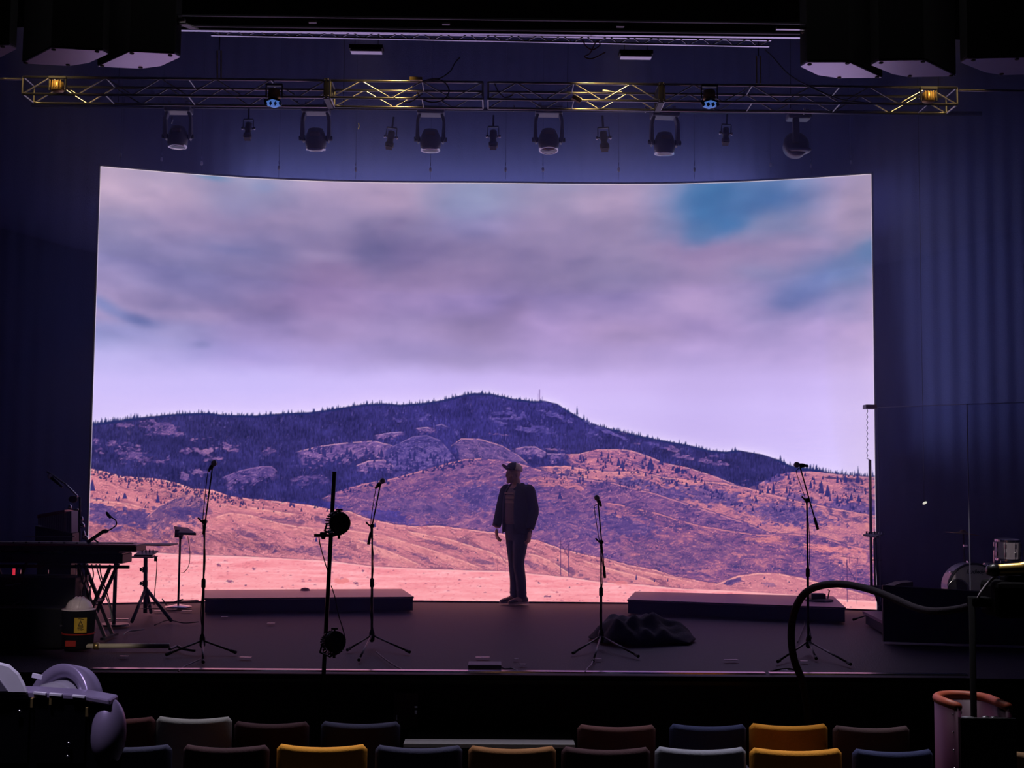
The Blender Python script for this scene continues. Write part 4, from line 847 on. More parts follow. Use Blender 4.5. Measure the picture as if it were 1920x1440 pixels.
cable('cable', 'thin cable hanging from the mixer down beside the tripod', [at(289, 1041, Y), at(294, 1052, Y), at(293, 1080, Y), at(290, 1110, Y), at(289, 1135, Y)], .005, rubber)
tag(MB().box(at(292, 1048, Y), (.03, .02, .05)).build('cable_connector', black), 'small black connector on the cable of the little mixer', 'connector')
# ---- round-based stand with a tablet
c = ground(334, 1139); Y = c.y; t = thing('round_base_stand', 'thin pole stand on a round base left of the left riser', 'stand', c)
MB().lathe(c, (0, 0, 1), [(0, .155), (.012, .155), (.03, .06), (.04, .02)], 26).build('round_base', alu, t, smooth=True)
MB().tube([c+V(0, 0, .02), at(338, 1006, Y)], .013, 10).build('pole', blackmetal, t, smooth=True); q = at(339, 1003, Y); MB().lathe(q, (0, 0, 1), [(-.05, .02), (.0, .03)], 10).build('head', black, t)
t = thing('tablet_tray', 'tilted black tablet tray on top of the round-based stand', 'tray', q)
a = [at(326, 991, Y+.12), at(352, 994, Y+.16), at(368, 1004, Y-.06), at(334, 1003, Y-.10)]
MB().prism(a, (0, 0, .03)).build('tray', blackgloss, t, bevel=.005); MB().box(at(332, 1000, Y-.05), (.05, .03, .09)).build('clip', black, t)
cable('cable', 'loop of thin cable hanging from the tablet tray', [at(352, 1005, Y), at(356, 1035, Y), at(354, 1060, Y), at(345, 1073, Y), at(340, 1074, Y)], .004, rubber)
cable('coiled_cable', 'loose coil of black cable on the floor left of the round base', [ground(300+10*k+12*math.cos(k*2.1), 1134, .01)+V(0, 0, .07*abs(math.sin(k*1.7))+.0) for k in range(7)], .007, rubber)
p = ground(370, 1125); tag(MB().ell(p+V(0, 0, .05), (.08, .06, .055), 12).build('crumpled_rag', mat('pinkish fabric', (.4, .2, .22), .8), smooth=True), 'small pale crumpled rag behind the tall left stand', 'rag')
for k, (px, py) in enumerate(((322, 1143), (350, 1146), (298, 1146))): tag(MB().box(ground(px, py)+V(0, 0, .004), (.11, .06, .006)).build('paper_scrap', tape), 'small pale scrap on the floor %s the round base' % ('just left of', 'just right of', 'further left of')[k], 'paper')
tag(MB().box(ground(222, 1162)+V(0, 0, .006), (.22, .06, .010)).build('bright_strip', tape), 'bright pale strip on the floor left of the tripod', 'strip')
# ---- long pale tube lying on the floor
t = thing('floor_tube', 'long pale tube lying along the front left of the stage floor', 'tube', ground(232, 1218))
a = ground(152, 1218)+V(0, 0, .03); b = ground(318, 1217)+V(0, 0, .03)
MB().tube([a, b], .022, 12).build('tube', mat('yellowish white tube', (.60, .55, .42), .4), t, smooth=True)
MB().tube([a.lerp(b, .14), a.lerp(b, .2)], .03, 12).build('collar', mat('brass hardware', (.55, .42, .16), .4, .9), t, smooth=True); MB().lathe(a, a-b, [(0, .024), (.02, .02)], 12).build('end_cap', black, t)
fc('cable', 'cable humping from the pale tube to the tall left stand', [(318, 1217), (326, 1214), (333, 1212), (345, 1217), (365, 1220)], .012, mat('grey cable jacket', (.16, .16, .19), .5), .02)
# ---------- keyboards and gear at the left ----------
YK = 12.2; redm = mat('dark red lacquer', (.22, .015, .02), .3, coat=.3)
def keyboard(label, x0, x1, y0, y1, dep, body, Y, red):
    a = at(x0, y0, Y); b = at(x1, y0, Y); c = at(x1, y1, Y); z1 = a.z; z0 = c.z; t = thing('stage_keyboard', label, 'keyboard', V((a.x+b.x)/2, Y+dep/2, z0))
    MB().box(((a.x+b.x)/2, Y+dep/2, (z0+z1)/2), (b.x-a.x, dep, z1-z0)).build('body', body, t, bevel=.008)
    MB().box(((a.x+b.x)/2, Y+dep/2, z1+.002), (b.x-a.x-.02, dep-.03, .008)).build('top_panel', redm if red else blackgloss, t)
    MB().box(((a.x+b.x)/2-.02, Y+dep-.10, z1+.008), (b.x-a.x-.12, .14, .012)).build('key_bed', mat('ivory keys', (.6, .58, .52), .35), t)
    if red: lab(MB().box(((a.x+b.x)/2, Y-.004, z1-.006), (b.x-a.x-.01, .010, .012)).build('edge_trim', mat('dark red edge trim', (.42, .04, .08), .4), t), 'dark red edge trim')
    for k in range(6): MB().lathe(((a.x+b.x)/2-.4+.12*k, Y+.1, z1+.004), (0, 0, 1), [(0, .010), (.016, .009)], 10).build('knob', black, t)
    for k, e in enumerate((.3, .62)): MB().box((a.x+(b.x-a.x)*e, Y-.004, (z0+z1)/2), (.10, .008, .03)).build('socket_panel', blackmetal, t)
    return t
keyboard('long keyboard with a dark red top on the upper tier at the left', -60, 256, 1020, 1035, .34, mat('very dark red case', (.05, .008, .012), .5), YK, True)
keyboard('black keyboard on the lower tier under the red one', -80, 230, 1037, 1057, .32, black, YK-.02, False)
zt = at(0, 1058, YK).z
t = thing('keyboard_stand', 'black stand with crossed legs under the two keyboards', 'stand', V(at(120, 1060, YK).x, YK+.16, 0))
def X(px): return at(px, 1060, YK).x
for px0, px1 in ((150, 205), (198, 140), (-30, 30), (30, -30)):
    for yy in (.05, .28): MB().bar(V(X(px0), YK+yy, .02), V(X(px1), YK+yy, zt-.005), .03, .03, (0, 1, 0)).build('leg', blackmetal, t)
for px in (176, 0): MB().tube([V(X(px), YK+.02, zt*.5), V(X(px), YK+.32, zt*.5)], .02, 8).build('pivot', blackmetal, t)
for px in (140, 200): MB().box((X(px), YK+.16, .012), (.05, .42, .024)).build('foot', rubber, t)
MB().box((X(90), YK+.05, zt-.02), (1.5, .03, .03)).build('rail', blackmetal, t)
for k, (x0, x1, x2, x3) in enumerate(((142, 147, 144, 150), (150, 152, 160, 158), (157, 162, 155, 161), (165, 160, 170, 163), (172, 175, 168, 172), (180, 186, 196, 206), (187, 190, 200, 208), (146, 156, 150, 147))):
    cable('cable', ('thin cable, one of the tangle hanging under the right end of the keyboards'), [at(x0, 1058, YK-.06-.01*k), at(x1, 1080, YK-.08), at(x2, 1110, YK-.09+.01*k), at(x3, 1140, YK-.07), at(x3+4, 1165, YK-.1)], .006, greyc if k % 2 else rubber, 6, group='cables tangled under the keyboards')
# rack case with small lights below the keyboards
a = at(-40, 1076, YK-.25); b = at(142, 1076, YK-.25); t = thing('rack_case', 'dark equipment rack with pale edge lines under the keyboards', 'rack', V((a.x+b.x)/2, YK-.05, 0))
MB().box(((a.x+b.x)/2, YK-.05, (a.z+.02)/2-.03), (b.x-a.x, .40, a.z-.02)).build('case', black, t, bevel=.008)
MB().bar(at(40, 1081.5, YK-.27), at(142, 1078, YK-.27), .01, .005).build('edge_strip', alu, t); MB().bar(at(143, 1078, YK-.27), at(143, 1066, YK-.27), .01, .004, (0, 1, 0)).build('edge_strip', alu, t)
lab(MB().box(at(26, 1072, YK-.27), (.022, .01, .06)).build('indicator', mat('red indicator light', (.4, .02, .03), .4, emit=(1, .04, .09), es=.55), t), 'red glowing indicator')
for px, py in ((38, 1072), (90, 1072)): MB().box(at(px, py, YK-.27), (.010, .01, .035)).build('switch', alu, t)
for k, (px, py, w_, r_) in enumerate(((18, 1097, 22, -.1), (33, 1094, 14, 0), (26, 1133, 30, -.4), (42, 1150, 50, .75), (62, 1130, 40, -.15), (70, 1099, 16, .2), (116, 1173, 26, 0), (50, 1222, 26, .05))):
    MB().box(at(px, py, YK-.262), (w_*.004, .012, .010), Matrix.Rotation(r_, 3, 'Y')).build('panel_handle', blackmetal if k in (4, 5) else mat('dull metal trim', (.25, .25, .28), .4, .8), t)
# second dark case filling the left corner in front
q0 = at(-60, 1150, 11.6); q1 = at(118, 1150, 11.6); t = thing('floor_case', 'dark flight case on the stage at the far left below the rack', 'case', V((q0.x+q1.x)/2, 11.7, 0))
MB().box(((q0.x+q1.x)/2, 11.72, .17), (q1.x-q0.x, .28, .34)).build('case', flatblack, t, bevel=.01); MB().box(((q0.x+q1.x)/2, 11.72, .345), (q1.x-q0.x-.01, .27, .012)).build('lid_edge', blackmetal, t)
MB().box(at(116, 1173, 11.575), (.03, .01, .012)).build('latch', alu, t)
# shelf sticking out behind the keyboard
a = at(256, 1022, 13.2); b = at(320, 1022, 13.2); t = thing('thin_shelf', 'thin flat shelf sticking out right behind the red keyboard', 'shelf', V((a.x+b.x)/2-.2, 13.3, a.z-.02))
MB().box(((a.x+b.x)/2-.2, 13.35, a.z), (b.x-a.x+.4, .3, .014)).build('board', mat('dark grey board', (.08, .08, .1), .5), t); MB().tube([V(a.x-.25, 13.35, 0), V(a.x-.25, 13.35, a.z)], .02, 8).build('post', blackmetal, t); MB().lathe((a.x-.25, 13.35, 0), (0, 0, 1), [(0, .16), (.02, .15)], 16).build('base', blackmetal, t)
# gooseneck microphone rising right of the keyboards
Yg = 12.25; t = thing('gooseneck_microphone', 'curved gooseneck microphone rising above the right end of the red keyboard', 'microphone', at(168, 1019, Yg+.1))
MB().bar(at(164, 1017, Yg+.1), at(193, 997, Yg+.1), .03, .045, (0, 1, 0)).build('arm', blackmetal, t, bevel=.004); MB().ell(at(197, 996, Yg+.1), (.035, .03, .02), 10).build('joint', black, t, smooth=True)
MB().tube(curve3([at(198, 997, Yg+.1), at(210, 991, Yg+.1), at(218, 984, Yg+.1), at(217, 976, Yg+.1), at(209, 970, Yg+.1)], 6), .006, 8).build('gooseneck', blackmetal, t, smooth=True)
MB().tube([at(208, 971, Yg+.1), at(203, 966, Yg+.1), at(199.5, 960, Yg+.1)], [.014, .016, .009], 10).build('capsule', black, t, smooth=True)
MB().tube([at(176, 1011, Yg+.1), at(184, 1017, Yg+.1)], .008, 6).build('support', blackmetal, t)
# striped amplifier-like box and small stands behind the keyboards
Ya = 13.0; strm = mat('pale striped panel', (.34, .33, .38), .7)
n = strm.node_tree.nodes; wv = n.new('ShaderNodeTexWave'); wv.inputs['Scale'].default_value = 14; tc = n.new('ShaderNodeTexCoord'); strm.node_tree.links.new(tc.outputs['Object'], wv.inputs['Vector'])
mx = n.new('ShaderNodeMix'); mx.data_type = 'RGBA'; mx.inputs[6].default_value = (.20, .19, .24, 1); mx.inputs[7].default_value = (.40, .38, .44, 1); strm.node_tree.links.new(wv.outputs['Fac'], mx.inputs[0]); strm.node_tree.links.new(mx.outputs[2], n['Principled BSDF'].inputs['Base Color'])
zb = at(90, 1019, Ya).z; t = thing('striped_box', 'pale vertically striped box with a dark red top behind the keyboards', 'box', V(at(105, 1000, Ya).x, Ya+.1, 0))
MB().prism([at(71, 984, Ya), at(120, 997, Ya), at(120, 961, Ya), at(71, 971, Ya)], (0, .25, 0)).build('striped_panel', strm, t)
MB().prism([at(70, 972, Ya-.01), at(121, 962, Ya-.01), at(121, 956, Ya-.01), at(70, 965, Ya-.01)], (0, .28, 0)).build('top', redm, t); MB().prism([at(124, 998, Ya), at(134, 999, Ya), at(134, 958, Ya), at(124, 960, Ya)], (0, .2, 0)).build('end_panel', strm, t)
MB().prism([at(66, 986, Ya+.02), at(121, 998, Ya+.02), at(136, 1000, Ya+.02), at(136, 1040, Ya+.02), at(66, 1040, Ya+.02)], (0, .22, 0)).build('case', black, t)
z_ = at(100, 1040, Ya+.1).z; MB().box((at(100, 1040, Ya).x, Ya+.13, z_/2), (.34, .2, z_)).build('pedestal', black, t)
tag(MB().bar(at(49, 1006, 12.9), at(141, 1005.5, 12.9), .02, .008).build('metal_rail', mat('dull metal trim', (.25, .25, .28), .4, .8)), 'thin dull metal rail just above the red keyboard', 'rail')
Ys = 13.4; t = thing('boom_microphone_stand', 'dim boom stand with a slanting arm behind the keyboards at far left', 'microphone stand', V(at(150, 1000, Ys).x, Ys, 0))
MB().tube([V(at(150, 1000, Ys).x, Ys, 0), at(150, 932, Ys)], .012, 8).build('pole', blackmetal, t, smooth=True); MB().lathe((at(150, 1000, Ys).x, Ys, 0), (0, 0, 1), [(0, .14), (.02, .13)], 18).build('base', blackmetal, t)
MB().tube([at(88, 884, Ys), at(124, 909, Ys)], .010, 8).build('arm', blackmetal, t, smooth=True); lab(MB().tube([at(123, 908, Ys), at(146, 931, Ys)], .010, 8).build('arm_tube', alu, t, smooth=True), 'bright metal end of the arm'); MB().ell(at(137, 936, Ys), (.05, .04, .04), 10).build('joint', black, t, smooth=True)
mic(t, at(97, 896, Ys), (-.6, 0, .5))
for k, (px, py, w_, h_) in enumerate(((131, 950, 7, 8), (145, 955, 5, 4), (153, 973, 6, 10), (154, 985, 10, 10), (157, 1003, 6, 16), (161, 1008, 8, 8))):
    q = at(px, py, 12.8); t2 = tag(MB().lathe(q, (0, 0, 1), [(-h_*.0026, w_*.0015), (-h_*.0015, w_*.0027), (h_*.0012, w_*.0025), (h_*.0026, w_*.001)], 12).build('metal_fitting', chrome, smooth=True), 'small shiny metal fitting on the stand right of the striped box', 'fitting', 'shiny fittings beside the striped box')
t = thing('fitting_stand', 'thin dark upright stand carrying the shiny fittings', 'stand', V(at(154, 1000, 12.82).x, 12.82, 0)); MB().tube([V(at(154, 1000, 12.82).x, 12.84, 0), at(150, 948, 12.84)], .009, 8).build('pole', blackmetal, t); MB().bar(at(129, 954, 12.84), at(152, 958, 12.84), .012, .012).build('cross_bar', blackmetal, t); MB().lathe((at(154, 1000, 12.82).x, 12.84, 0), (0, 0, 1), [(0, .12), (.02, .11)], 16).build('base', blackmetal, t)
# hard hat on a black bin
c = ground(146, 1216); Y = c.y; t = thing('bin', 'black bin with a yellow label beside the keyboard rack', 'bin', c)
zt = at(146, 1143, Y).z; MB().lathe(c, (0, 0, 1), [(0, .12), (.02, .13), (zt-.03, .145), (zt, .15)], 22).build('body', flatblack, t, smooth=True)
yl = mat('yellow label', (.55, .36, .03), .5); ylab = MB()
for k in range(7):
    a = -1.75+.1*k+.1
    ylab.box(c+V(.146*math.cos(a)+.03, .146*math.sin(a)-.004, at(150, 1169, Y).z), (.018, .004, .13), Matrix.Rotation(a+PI/2, 3, 'Z'))
ylab.build('label', yl, t); lk = MB()
q = at(151, 1168, Y-.17)
for x0, z0, x1, z1 in ((-.02, -.02, 0, .02), (0, .02, .02, -.02), (-.02, -.02, .02, -.02), (-.025, -.04, .025, -.04), (-.025, -.05, .015, -.05), (-.025, .045, .025, .045)): lk.bar(q+V(x0, 0, z0), q+V(x1, 0, z1), .002, .004)
lk.build('warning_mark', black, t)
lab(MB().lathe(c+V(0, 0, at(0, 1188, Y).z-at(0, 1216, Y).z), (0, 0, 1), [(0, .143), (.012, .145)], 22).build('red_band', mat('red paint', (.35, .02, .01), .5), t), 'red band'); MB().box(c+V(-.02, -.136, at(0, 1203, Y).z-at(0, 1216, Y).z), (.09, .02, .05)).build('red_sticker', mat('red paint', (.35, .02, .01), .5), t)
t = thing('hard_hat', 'pale hard hat resting on top of the black bin', 'hard hat', c+V(0, 0, zt)); hm_ = mat('pale hard hat shell', (.72, .62, .66), .32, coat=.3)
MB().lathe(c+V(0, 0, zt), (0, 0, 1), [(.0, .118), (.03, .115), (.06, .102), (.085, .078), (.103, .045), (.11, .0001)], 28).build('shell', hm_, t, smooth=True)
MB().lathe(c+V(0, -.01, zt), (0, 0, 1), [(.0, .145), (.006, .147), (.012, .118)], 28).build('brim', hm_, t, smooth=True)
for k in (-1, 0, 1): MB().tube([c+V(k*.03, 0, zt)+V(0, .115*math.cos(a), .112*math.sin(a)) for a in [PI*j/12 for j in range(2, 13)]], .005, 6).build('ridge', hm_, t, smooth=True)
# ---------- right side: stand with tray, shield, drums ----------
c = ground(1650, 1156); Y = c.y; t = thing('tray_stand', 'tall stand with a flat tray at the right edge of the lit wall', 'stand', c)
MB().lathe(c, (0, 0, 1), [(.03, .015), (.05, .03), (.10, .03), (.13, .016)], 12).build('base_hub', blackmetal, t, smooth=True); legs3(t, c, .06, [ground(1601, 1163), ground(1673, 1168), ground(1660, 1145)], .009)
MB().tube([c+V(0, 0, .03), at(1641, 1008, Y)], .014, 10).build('pole', blackmetal, t, smooth=True)
Y2 = Y+.05
for a, b, r in (((1634, 1104), (1631, 862), .017), ((1641, 1104), (1639, 1010), .012), ((1646, 1100), (1644, 1010), .006)): MB().tube([at(*a, Y2), at(*b, Y2)], r, 8).build('upright_tube', mat('dull metal trim', (.25, .25, .28), .4, .8), t, smooth=True)
MB().box(at(1643, 1050, Y2), (.11, .04, .012)).build('cross_clamp', blackmetal, t); MB().box(at(1639, 1102, Y), (.14, .12, .05)).build('clamp', black, t)
MB().tube([at(1638, 1104, Y2), c+V(0, 0, .1)], .014, 8).build('lower_tube', blackmetal, t)
q = at(1638, 1004, Y-.02); MB().prism([at(1618, 1005, Y-.05), at(1643, 1009, Y-.22), at(1659, 1002, Y), at(1636, 1000, Y+.14)], (0, 0, .02)).build('tray', greyc, t, bevel=.003)
for k in range(7): MB().lathe(at(1625+5*k, 1001+(k % 3)*.8, Y-.05), (0, 0, 1), [(0, .01), (.03, .009)], 8).build('knob', black, t)
MB().box(at(1641, 1001.5, Y-.06), (.07, .09, .012)).build('white_panel', tape, t)
wz = [at(1626+(1.2 if k % 2 else -1.2), 766+k*5.2, Y2) for k in range(19)]+[at(1631, 862, Y2)]
MB().tube(wz, .004, 6).build('twisted_cable', mat('dull metal trim', (.25, .25, .28), .4, .8), t, smooth=True)
MB().box(at(1631, 763, Y2-.02), (.13, .14, .05)).build('top_box', mat('dark plum box', (.08, .03, .05), .5), t, bevel=.006)
# clear acrylic drum shield
gl = bpy.data.materials.new('clear acrylic'); gl.use_nodes = True; n = gl.node_tree.nodes; b_ = n['Principled BSDF']; b_.inputs['Base Color'].default_value = (.9, .93, 1, 1); b_.inputs['Roughness'].default_value = .03; b_.inputs['Transmission Weight'].default_value = 1.0; b_.inputs['IOR'].default_value = 1.02; b_.inputs['Specular IOR Level'].default_value = .2
edgem = mat('frosted acrylic edge', (.30, .32, .42), .4)
t = thing('drum_shield', 'tall clear acrylic drum shield of upright panels at the right', 'drum shield', V(5.0, 13.4, 0))
zr = at(1700, 1100, 14.0).z
P = [at(1646, 764, 14.0), at(1813, 758, 12.9), at(2010, 752, 12.9)]
for a, b in zip(P[:-1], P[1:]):
    d = (b-a); d.z = 0; nn = V(-d.y, d.x, 0).normalized()*.006
    MB().prism([V(a.x, a.y, .24), V(b.x, b.y, .24), V(b.x, b.y, b.z), V(a.x, a.y, a.z)], nn).build('panel', gl, t); MB().bar(a, b, .008, .006).build('top_edge', edgem, t)
for p in P[:2]: MB().tube([V(p.x, p.y, .24), V(p.x, p.y, p.z)], .006 if p is P[1] else .003, 6).build('hinge_strip', edgem, t)
# drum platform
Yd = 12.85; z0 = at(1655, 1100, Yd).z; a = at(1655, 1100, Yd); b = at(2010, 1100, Yd)
t = thing('drum_platform', 'dark low platform under the drum kit at the right', 'platform', V((a.x+b.x)/2, Yd+1, 0)); hp = .13
pa = at(1662, 1100, 12.9); pb = at(1925, 1116, 12.6); pa.z = pb.z = hp
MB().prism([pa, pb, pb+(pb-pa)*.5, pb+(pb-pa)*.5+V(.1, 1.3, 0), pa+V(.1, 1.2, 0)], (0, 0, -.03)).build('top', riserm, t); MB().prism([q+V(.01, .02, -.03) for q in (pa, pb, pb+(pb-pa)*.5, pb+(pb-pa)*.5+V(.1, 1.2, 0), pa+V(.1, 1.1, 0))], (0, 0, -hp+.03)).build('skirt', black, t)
MB().bar(pa, pb, .012, .010).build('edge_strip', mat('dull metal trim', (.25, .25, .28), .4, .8), t)
w0 = at(1655, 1098, 12.45); w1 = at(1935, 1116, 12.2)
tag(MB().prism([w0, w1, V(w1.x, w1.y, .001), V(w0.x, w0.y, .001)], (0, .03, 0)).build('low_partition', black), 'low black partition board standing in front of the drum kit', 'partition')
tag(MB().bar(w0+V(0, -.004, .004), w1+V(0, -.004, .004), .012, .008).build('partition_edge_strip', mat('dull metal trim', (.25, .25, .28), .4, .8)), 'thin pale metal strip along the top of the low black partition', 'strip')
tag(MB().prism([at(1668, 1101, 12.55), at(1712, 1103, 12.55), at(1712, 1091, 12.55), at(1690, 1093, 12.55)], (0, .2, 0)).build('wedge_box', mat('brown wedge', (.12, .07, .07), .7)), 'low brownish wedge shaped box behind the left end of the black partition', 'box')
# bass drum
Yb = 13.05; shell = mat('white pearl drum wrap', (.55, .50, .56), .3, noise=.15, scale=40, coat=.4); headm = mat('drum head', (.50, .44, .50), .45)
c = at(1827, 1105, Yb); R = 49*pxm(Yb); ax = Vector((-.12, -1, 0)).normalized()
t = thing('bass_drum', 'white bass drum with a black script logo and a round port hole', 'drum', V(c.x, c.y, hp))
MB().lathe(c, ax, [(-.34, R*.95), (-.0, R*.95)], 40, True).build('shell', shell, t, smooth=False)
MB().lathe(c, ax, [(-.02, R*1.0), (.016, R*1.0), (.022, R*.93), (.01, R*.93)], 40, False).build('hoop', black, t, smooth=True)
MB().lathe(c, ax, [(.006, R*.94), (.009, .0001)], 40, False).build('head', headm, t, smooth=True)
e = Vector((0, 0, 1)).cross(ax).normalized()
if e.x < 0: e = -e
u = V(0, 0, 1)
hc = c+ax*.014+e*(-R*.62)+u*(-R*.0); lab(MB().lathe(hc, ax, [(.0, R*.40), (.008, R*.40), (.008, R*.35), (.0, R*.35)], 30, False).build('port_ring', chrome, t, smooth=True), 'chrome ring of the port hole')
MB().lathe(hc, ax, [(-.002, R*.355), (.001, .0001)], 24, False).build('port_hole', black, t)
for a in (.3, 1.0, 1.75, 2.5, 3.2, 3.9, 5.4, 6.0):
    q = c+(e*math.cos(a)+u*math.sin(a))*R*1.02; dd = (q-c).normalized(); MB().tube([q+ax*.025, q-ax*.06], .010, 8).build('claw', chrome, t, smooth=True); MB().box(q+dd*.008-ax*.02, (.03, .05, .02)).build('lug', chrome, t, bevel=.004)
for s in (-1, 1): MB().tube([c+e*s*R*.75+u*(-R*.3)-ax*.1, V((c+e*s*R*1.15).x, c.y-.12, hp+.01)], .010, 8).build('spur', chrome, t)
txt = bpy.data.curves.new('logo', 'FONT'); txt.body = 'Ludwig'; txt.size = .062; txt.shear = .35; txt.extrude = .001; txt.offset = .0018; txt.align_x = 'CENTER'
lo = bpy.data.objects.new('logo', txt); COL.objects.link(lo); me = bpy.data.meshes.new_from_object(lo); bpy.data.objects.remove(lo)
lo = bpy.data.objects.new('logo', me); COL.objects.link(lo); me.materials.append(black); lo.parent = t; lo['label'] = 'black script logo'
Mx = Matrix((e, u, -ax*-1)).transposed().to_4x4(); Mx.translation = c+ax*.017+u*R*.60+e*R*.02-Vector(t.location); lo.matrix_local = Mx
# tom on the right
def drum(label, px, py0, py1, r, Y, lean=0, ped=True):
    a = at(px, py1, Y); b = at(px, py0, Y); h = b.z-a.z; Rr = r*pxm(Y); t = thing('tom_drum', label, 'drum', V(a.x, a.y, a.z if not ped else a.z)); T = Matrix.Translation(a) @ Matrix.Rotation(lean, 4, 'X')
    MB(T).lathe((0, 0, 0), (0, 0, 1), [(.02, Rr), (h-.02, Rr)], 32).build('shell', shell, t, smooth=False)
    for z in (0, h-.02): MB(T).lathe((0, 0, z), (0, 0, 1), [(0, Rr*.98), (0, Rr*1.06), (.022, Rr*1.06), (.022, Rr*.98)], 32, False).build('hoop', chrome, t, smooth=False)
    MB(T).lathe((0, 0, h-.006), (0, 0, 1), [(0, Rr*.99), (.002, .0001)], 28, False).build('head', headm, t)
    for k in range(8):
        an = 2*PI*k/8+.25; x, y = math.cos(an)*Rr*1.05, math.sin(an)*Rr*1.05
        l = MB(T).box((x, y, h*.32), (.018, .018, .045)); l.box((x, y, h*.72), (.018, .018, .045)); l.build('lug', chrome, t, bevel=.003); MB(T).tube([(x, y, .01), (x, y, h-.005)], .004, 6).build('tension_rod', chrome, t)
    return t, a
Yt = 13.0
t, a = drum('white tom drum with chrome fittings at the right edge', 1889, 1011, 1050, 22, Yt, .06)
for k in (-1, 1): MB().tube([a+V(k*.15, -.05, .1), V(a.x+k*.17, a.y-.05, hp+.01)], .008, 8).build('leg', chrome, t)
MB().tube([a+V(0, .16, .1), V(a.x, a.y+.2, hp+.01)], .008, 8).build('leg', chrome, t)
t, a = drum('small tom mounted on the bass drum, mostly hidden in shade', 1856, 1056, 1082, 11, 13.35, 0)
MB().tube([a+V(0, 0, .02), V(a.x, a.y, c.z+R*.8)], .012, 8).build('mount', chrome, t)
# cymbal stand behind, barely lit
Yc = 13.6; q = at(1806, 999, Yc); t = thing('cymbal_stand', 'dim cymbal on a thin stand behind the bass drum', 'cymbal', V(at(1811, 1030, Yc).x, Yc, hp))
MB().tube([V(at(1811, 1030, Yc).x, Yc, hp), q], .009, 8).build('pole', blackmetal, t); lab(MB().lathe(q, (.1, 0, 1), [(-.012, .20), (-.004, .10), (.01, .04), (.03, .02), (.034, .0001)], 28).build('cymbal', mat('dull bronze', (.30, .16, .07), .45, 1), t, smooth=True), 'dull bronze cymbal')
for s in (-1, 0, 1): MB().tube([V(t.location.x, Yc, hp+.25), V(t.location.x+s*.22, Yc+(.2 if s == 0 else -.1), hp+.01)], .008, 6).build('leg', blackmetal, t)
MB().box(at(1810, 1023, Yc-.02), (.04, .03, .02)).build('wing_nut', chrome, t)
# small glint on the right curtain, put in as an added glowing bead
q = at(1734, 943, 14.2); t = thing('added_glint', 'tiny glowing bead added as a glint before the right curtain', 'lamp', q); MB().ell(q, (.028, .012, .014), 10, Matrix.Rotation(-.5, 3, 'Y')).build('glint_bead', mat('pale glowing bulb', (.8, .8, .7), .4, emit=(1, .93, .8), es=.8), t, smooth=True); MB().tube([q+V(0, .02, 0), V(q.x, q.y+.02, 8.16)], .003, 5).build('wire', blackmetal, t)
# ---------- the person standing before the wall ----------
PC = ground(965, 1131); PX, PYY = PC.x, PC.y
Fd = Vector((-.74, -.67, 0)).normalized(); Sd = Vector((Fd.y, -Fd.x, 0))      # facing; his right side
def pp(u, w, z): return Vector((PX+u, PYY+w, z))
def ringp(c, rs, rf, n=20, ax=None, tw=0, arc=None):
    c = Vector(c); a1, a2 = (Sd, Fd) if ax is None else ax; out = []
    rng_ = [2*PI*k/n for k in range(n)] if arc is None else [arc[0]+(arc[1]-arc[0])*k/n for k in range(n+1)]
    for a in rng_: out.append(c+a1*math.cos(a)*rs+a2*math.sin(a)*rf)
    return out
def limb(mb, pts, radii, n=12, flat=1.0): mb.tube(curve3(pts, 4), list(np.interp(np.linspace(0, len(pts)-1, (len(pts)-1)*4+1), range(len(pts)), radii)), n, True, flat)
person = thing('person', 'person in a dark jacket, jeans and pale cap standing before the lit wall looking left', 'person', PC)
skin = mat('skin', (.36, .19, .15), .5, noise=.06, scale=50); jk = mat('navy jacket cloth', (.016, .016, .03), .85, bump=.3, scale=60); jeans = mat('dark jeans', (.028, .03, .055), .85, bump=.3, scale=80); shirtm = mat('brown grey t-shirt', (.15, .10, .10), .85)
b = MB()
hd = Vector((-.86, -.5, 0)).normalized(); hs = Vector((hd.y, -hd.x, 0))  # head turned further left
Rh = Matrix((hs, hd, Vector((0, 0, 1)))).transposed()
def hp_(s, f, z): return HC+hs*s+hd*f+V(0, 0, z)
HC = pp(-.025, 0, 1.605)
b.ell(HC+V(0, 0, .02), (.074, .095, .105), 20, Rh); b.ell(hp_(0, .03, -.05), (.058, .070, .070), 18, Rh)      # skull, jaw
b.ell(hp_(0, .098, -.012), (.013, .018, .026), 10, Rh); b.ell(hp_(0, .104, -.028), (.017, .016, .012), 10, Rh)  # nose
b.ell(hp_(0, .085, -.066), (.026, .016, .008), 10, Rh); b.ell(hp_(0, .083, -.080), (.024, .015, .009), 10, Rh)  # lips
b.ell(hp_(0, .080, -.105), (.028, .022, .022), 10, Rh); b.ell(hp_(0, .082, .018), (.060, .016, .012), 10, Rh)   # chin, brow
for s in (-1, 1): b.ell(hp_(s*.075, -.005, -.01), (.010, .020, .032), 10, Rh); b.ell(hp_(s*.045, .065, -.03), (.022, .02, .02), 10, Rh)
limb(b, [pp(.02, .0, 1.40), pp(.008, 0, 1.48), pp(-.012, 0, 1.56)], [.07, .058, .056], 14)
TC = [(.02, .86, .155, .115), (.02, .95, .165, .125), (.015, 1.05, .158, .125), (.015, 1.18, .168, .125), (.02, 1.30, .185, .122), (.025, 1.40, .18, .105), (.022, 1.455, .10, .075)]
b.rings([ringp(pp(u, 0, z), rs, rf) for u, z, rs, rf in TC])
J = {'r': [pp(-.115, .125, 1.405), pp(-.185, .12, 1.15), pp(-.235, .055, .93)], 'l': [pp(.165, -.125, 1.405), pp(.225, -.13, 1.14), pp(.175, -.165, .91)]}
for k in 'rl': limb(b, [J[k][0], J[k][1], J[k][2]], [.052, .042, .028], 12)
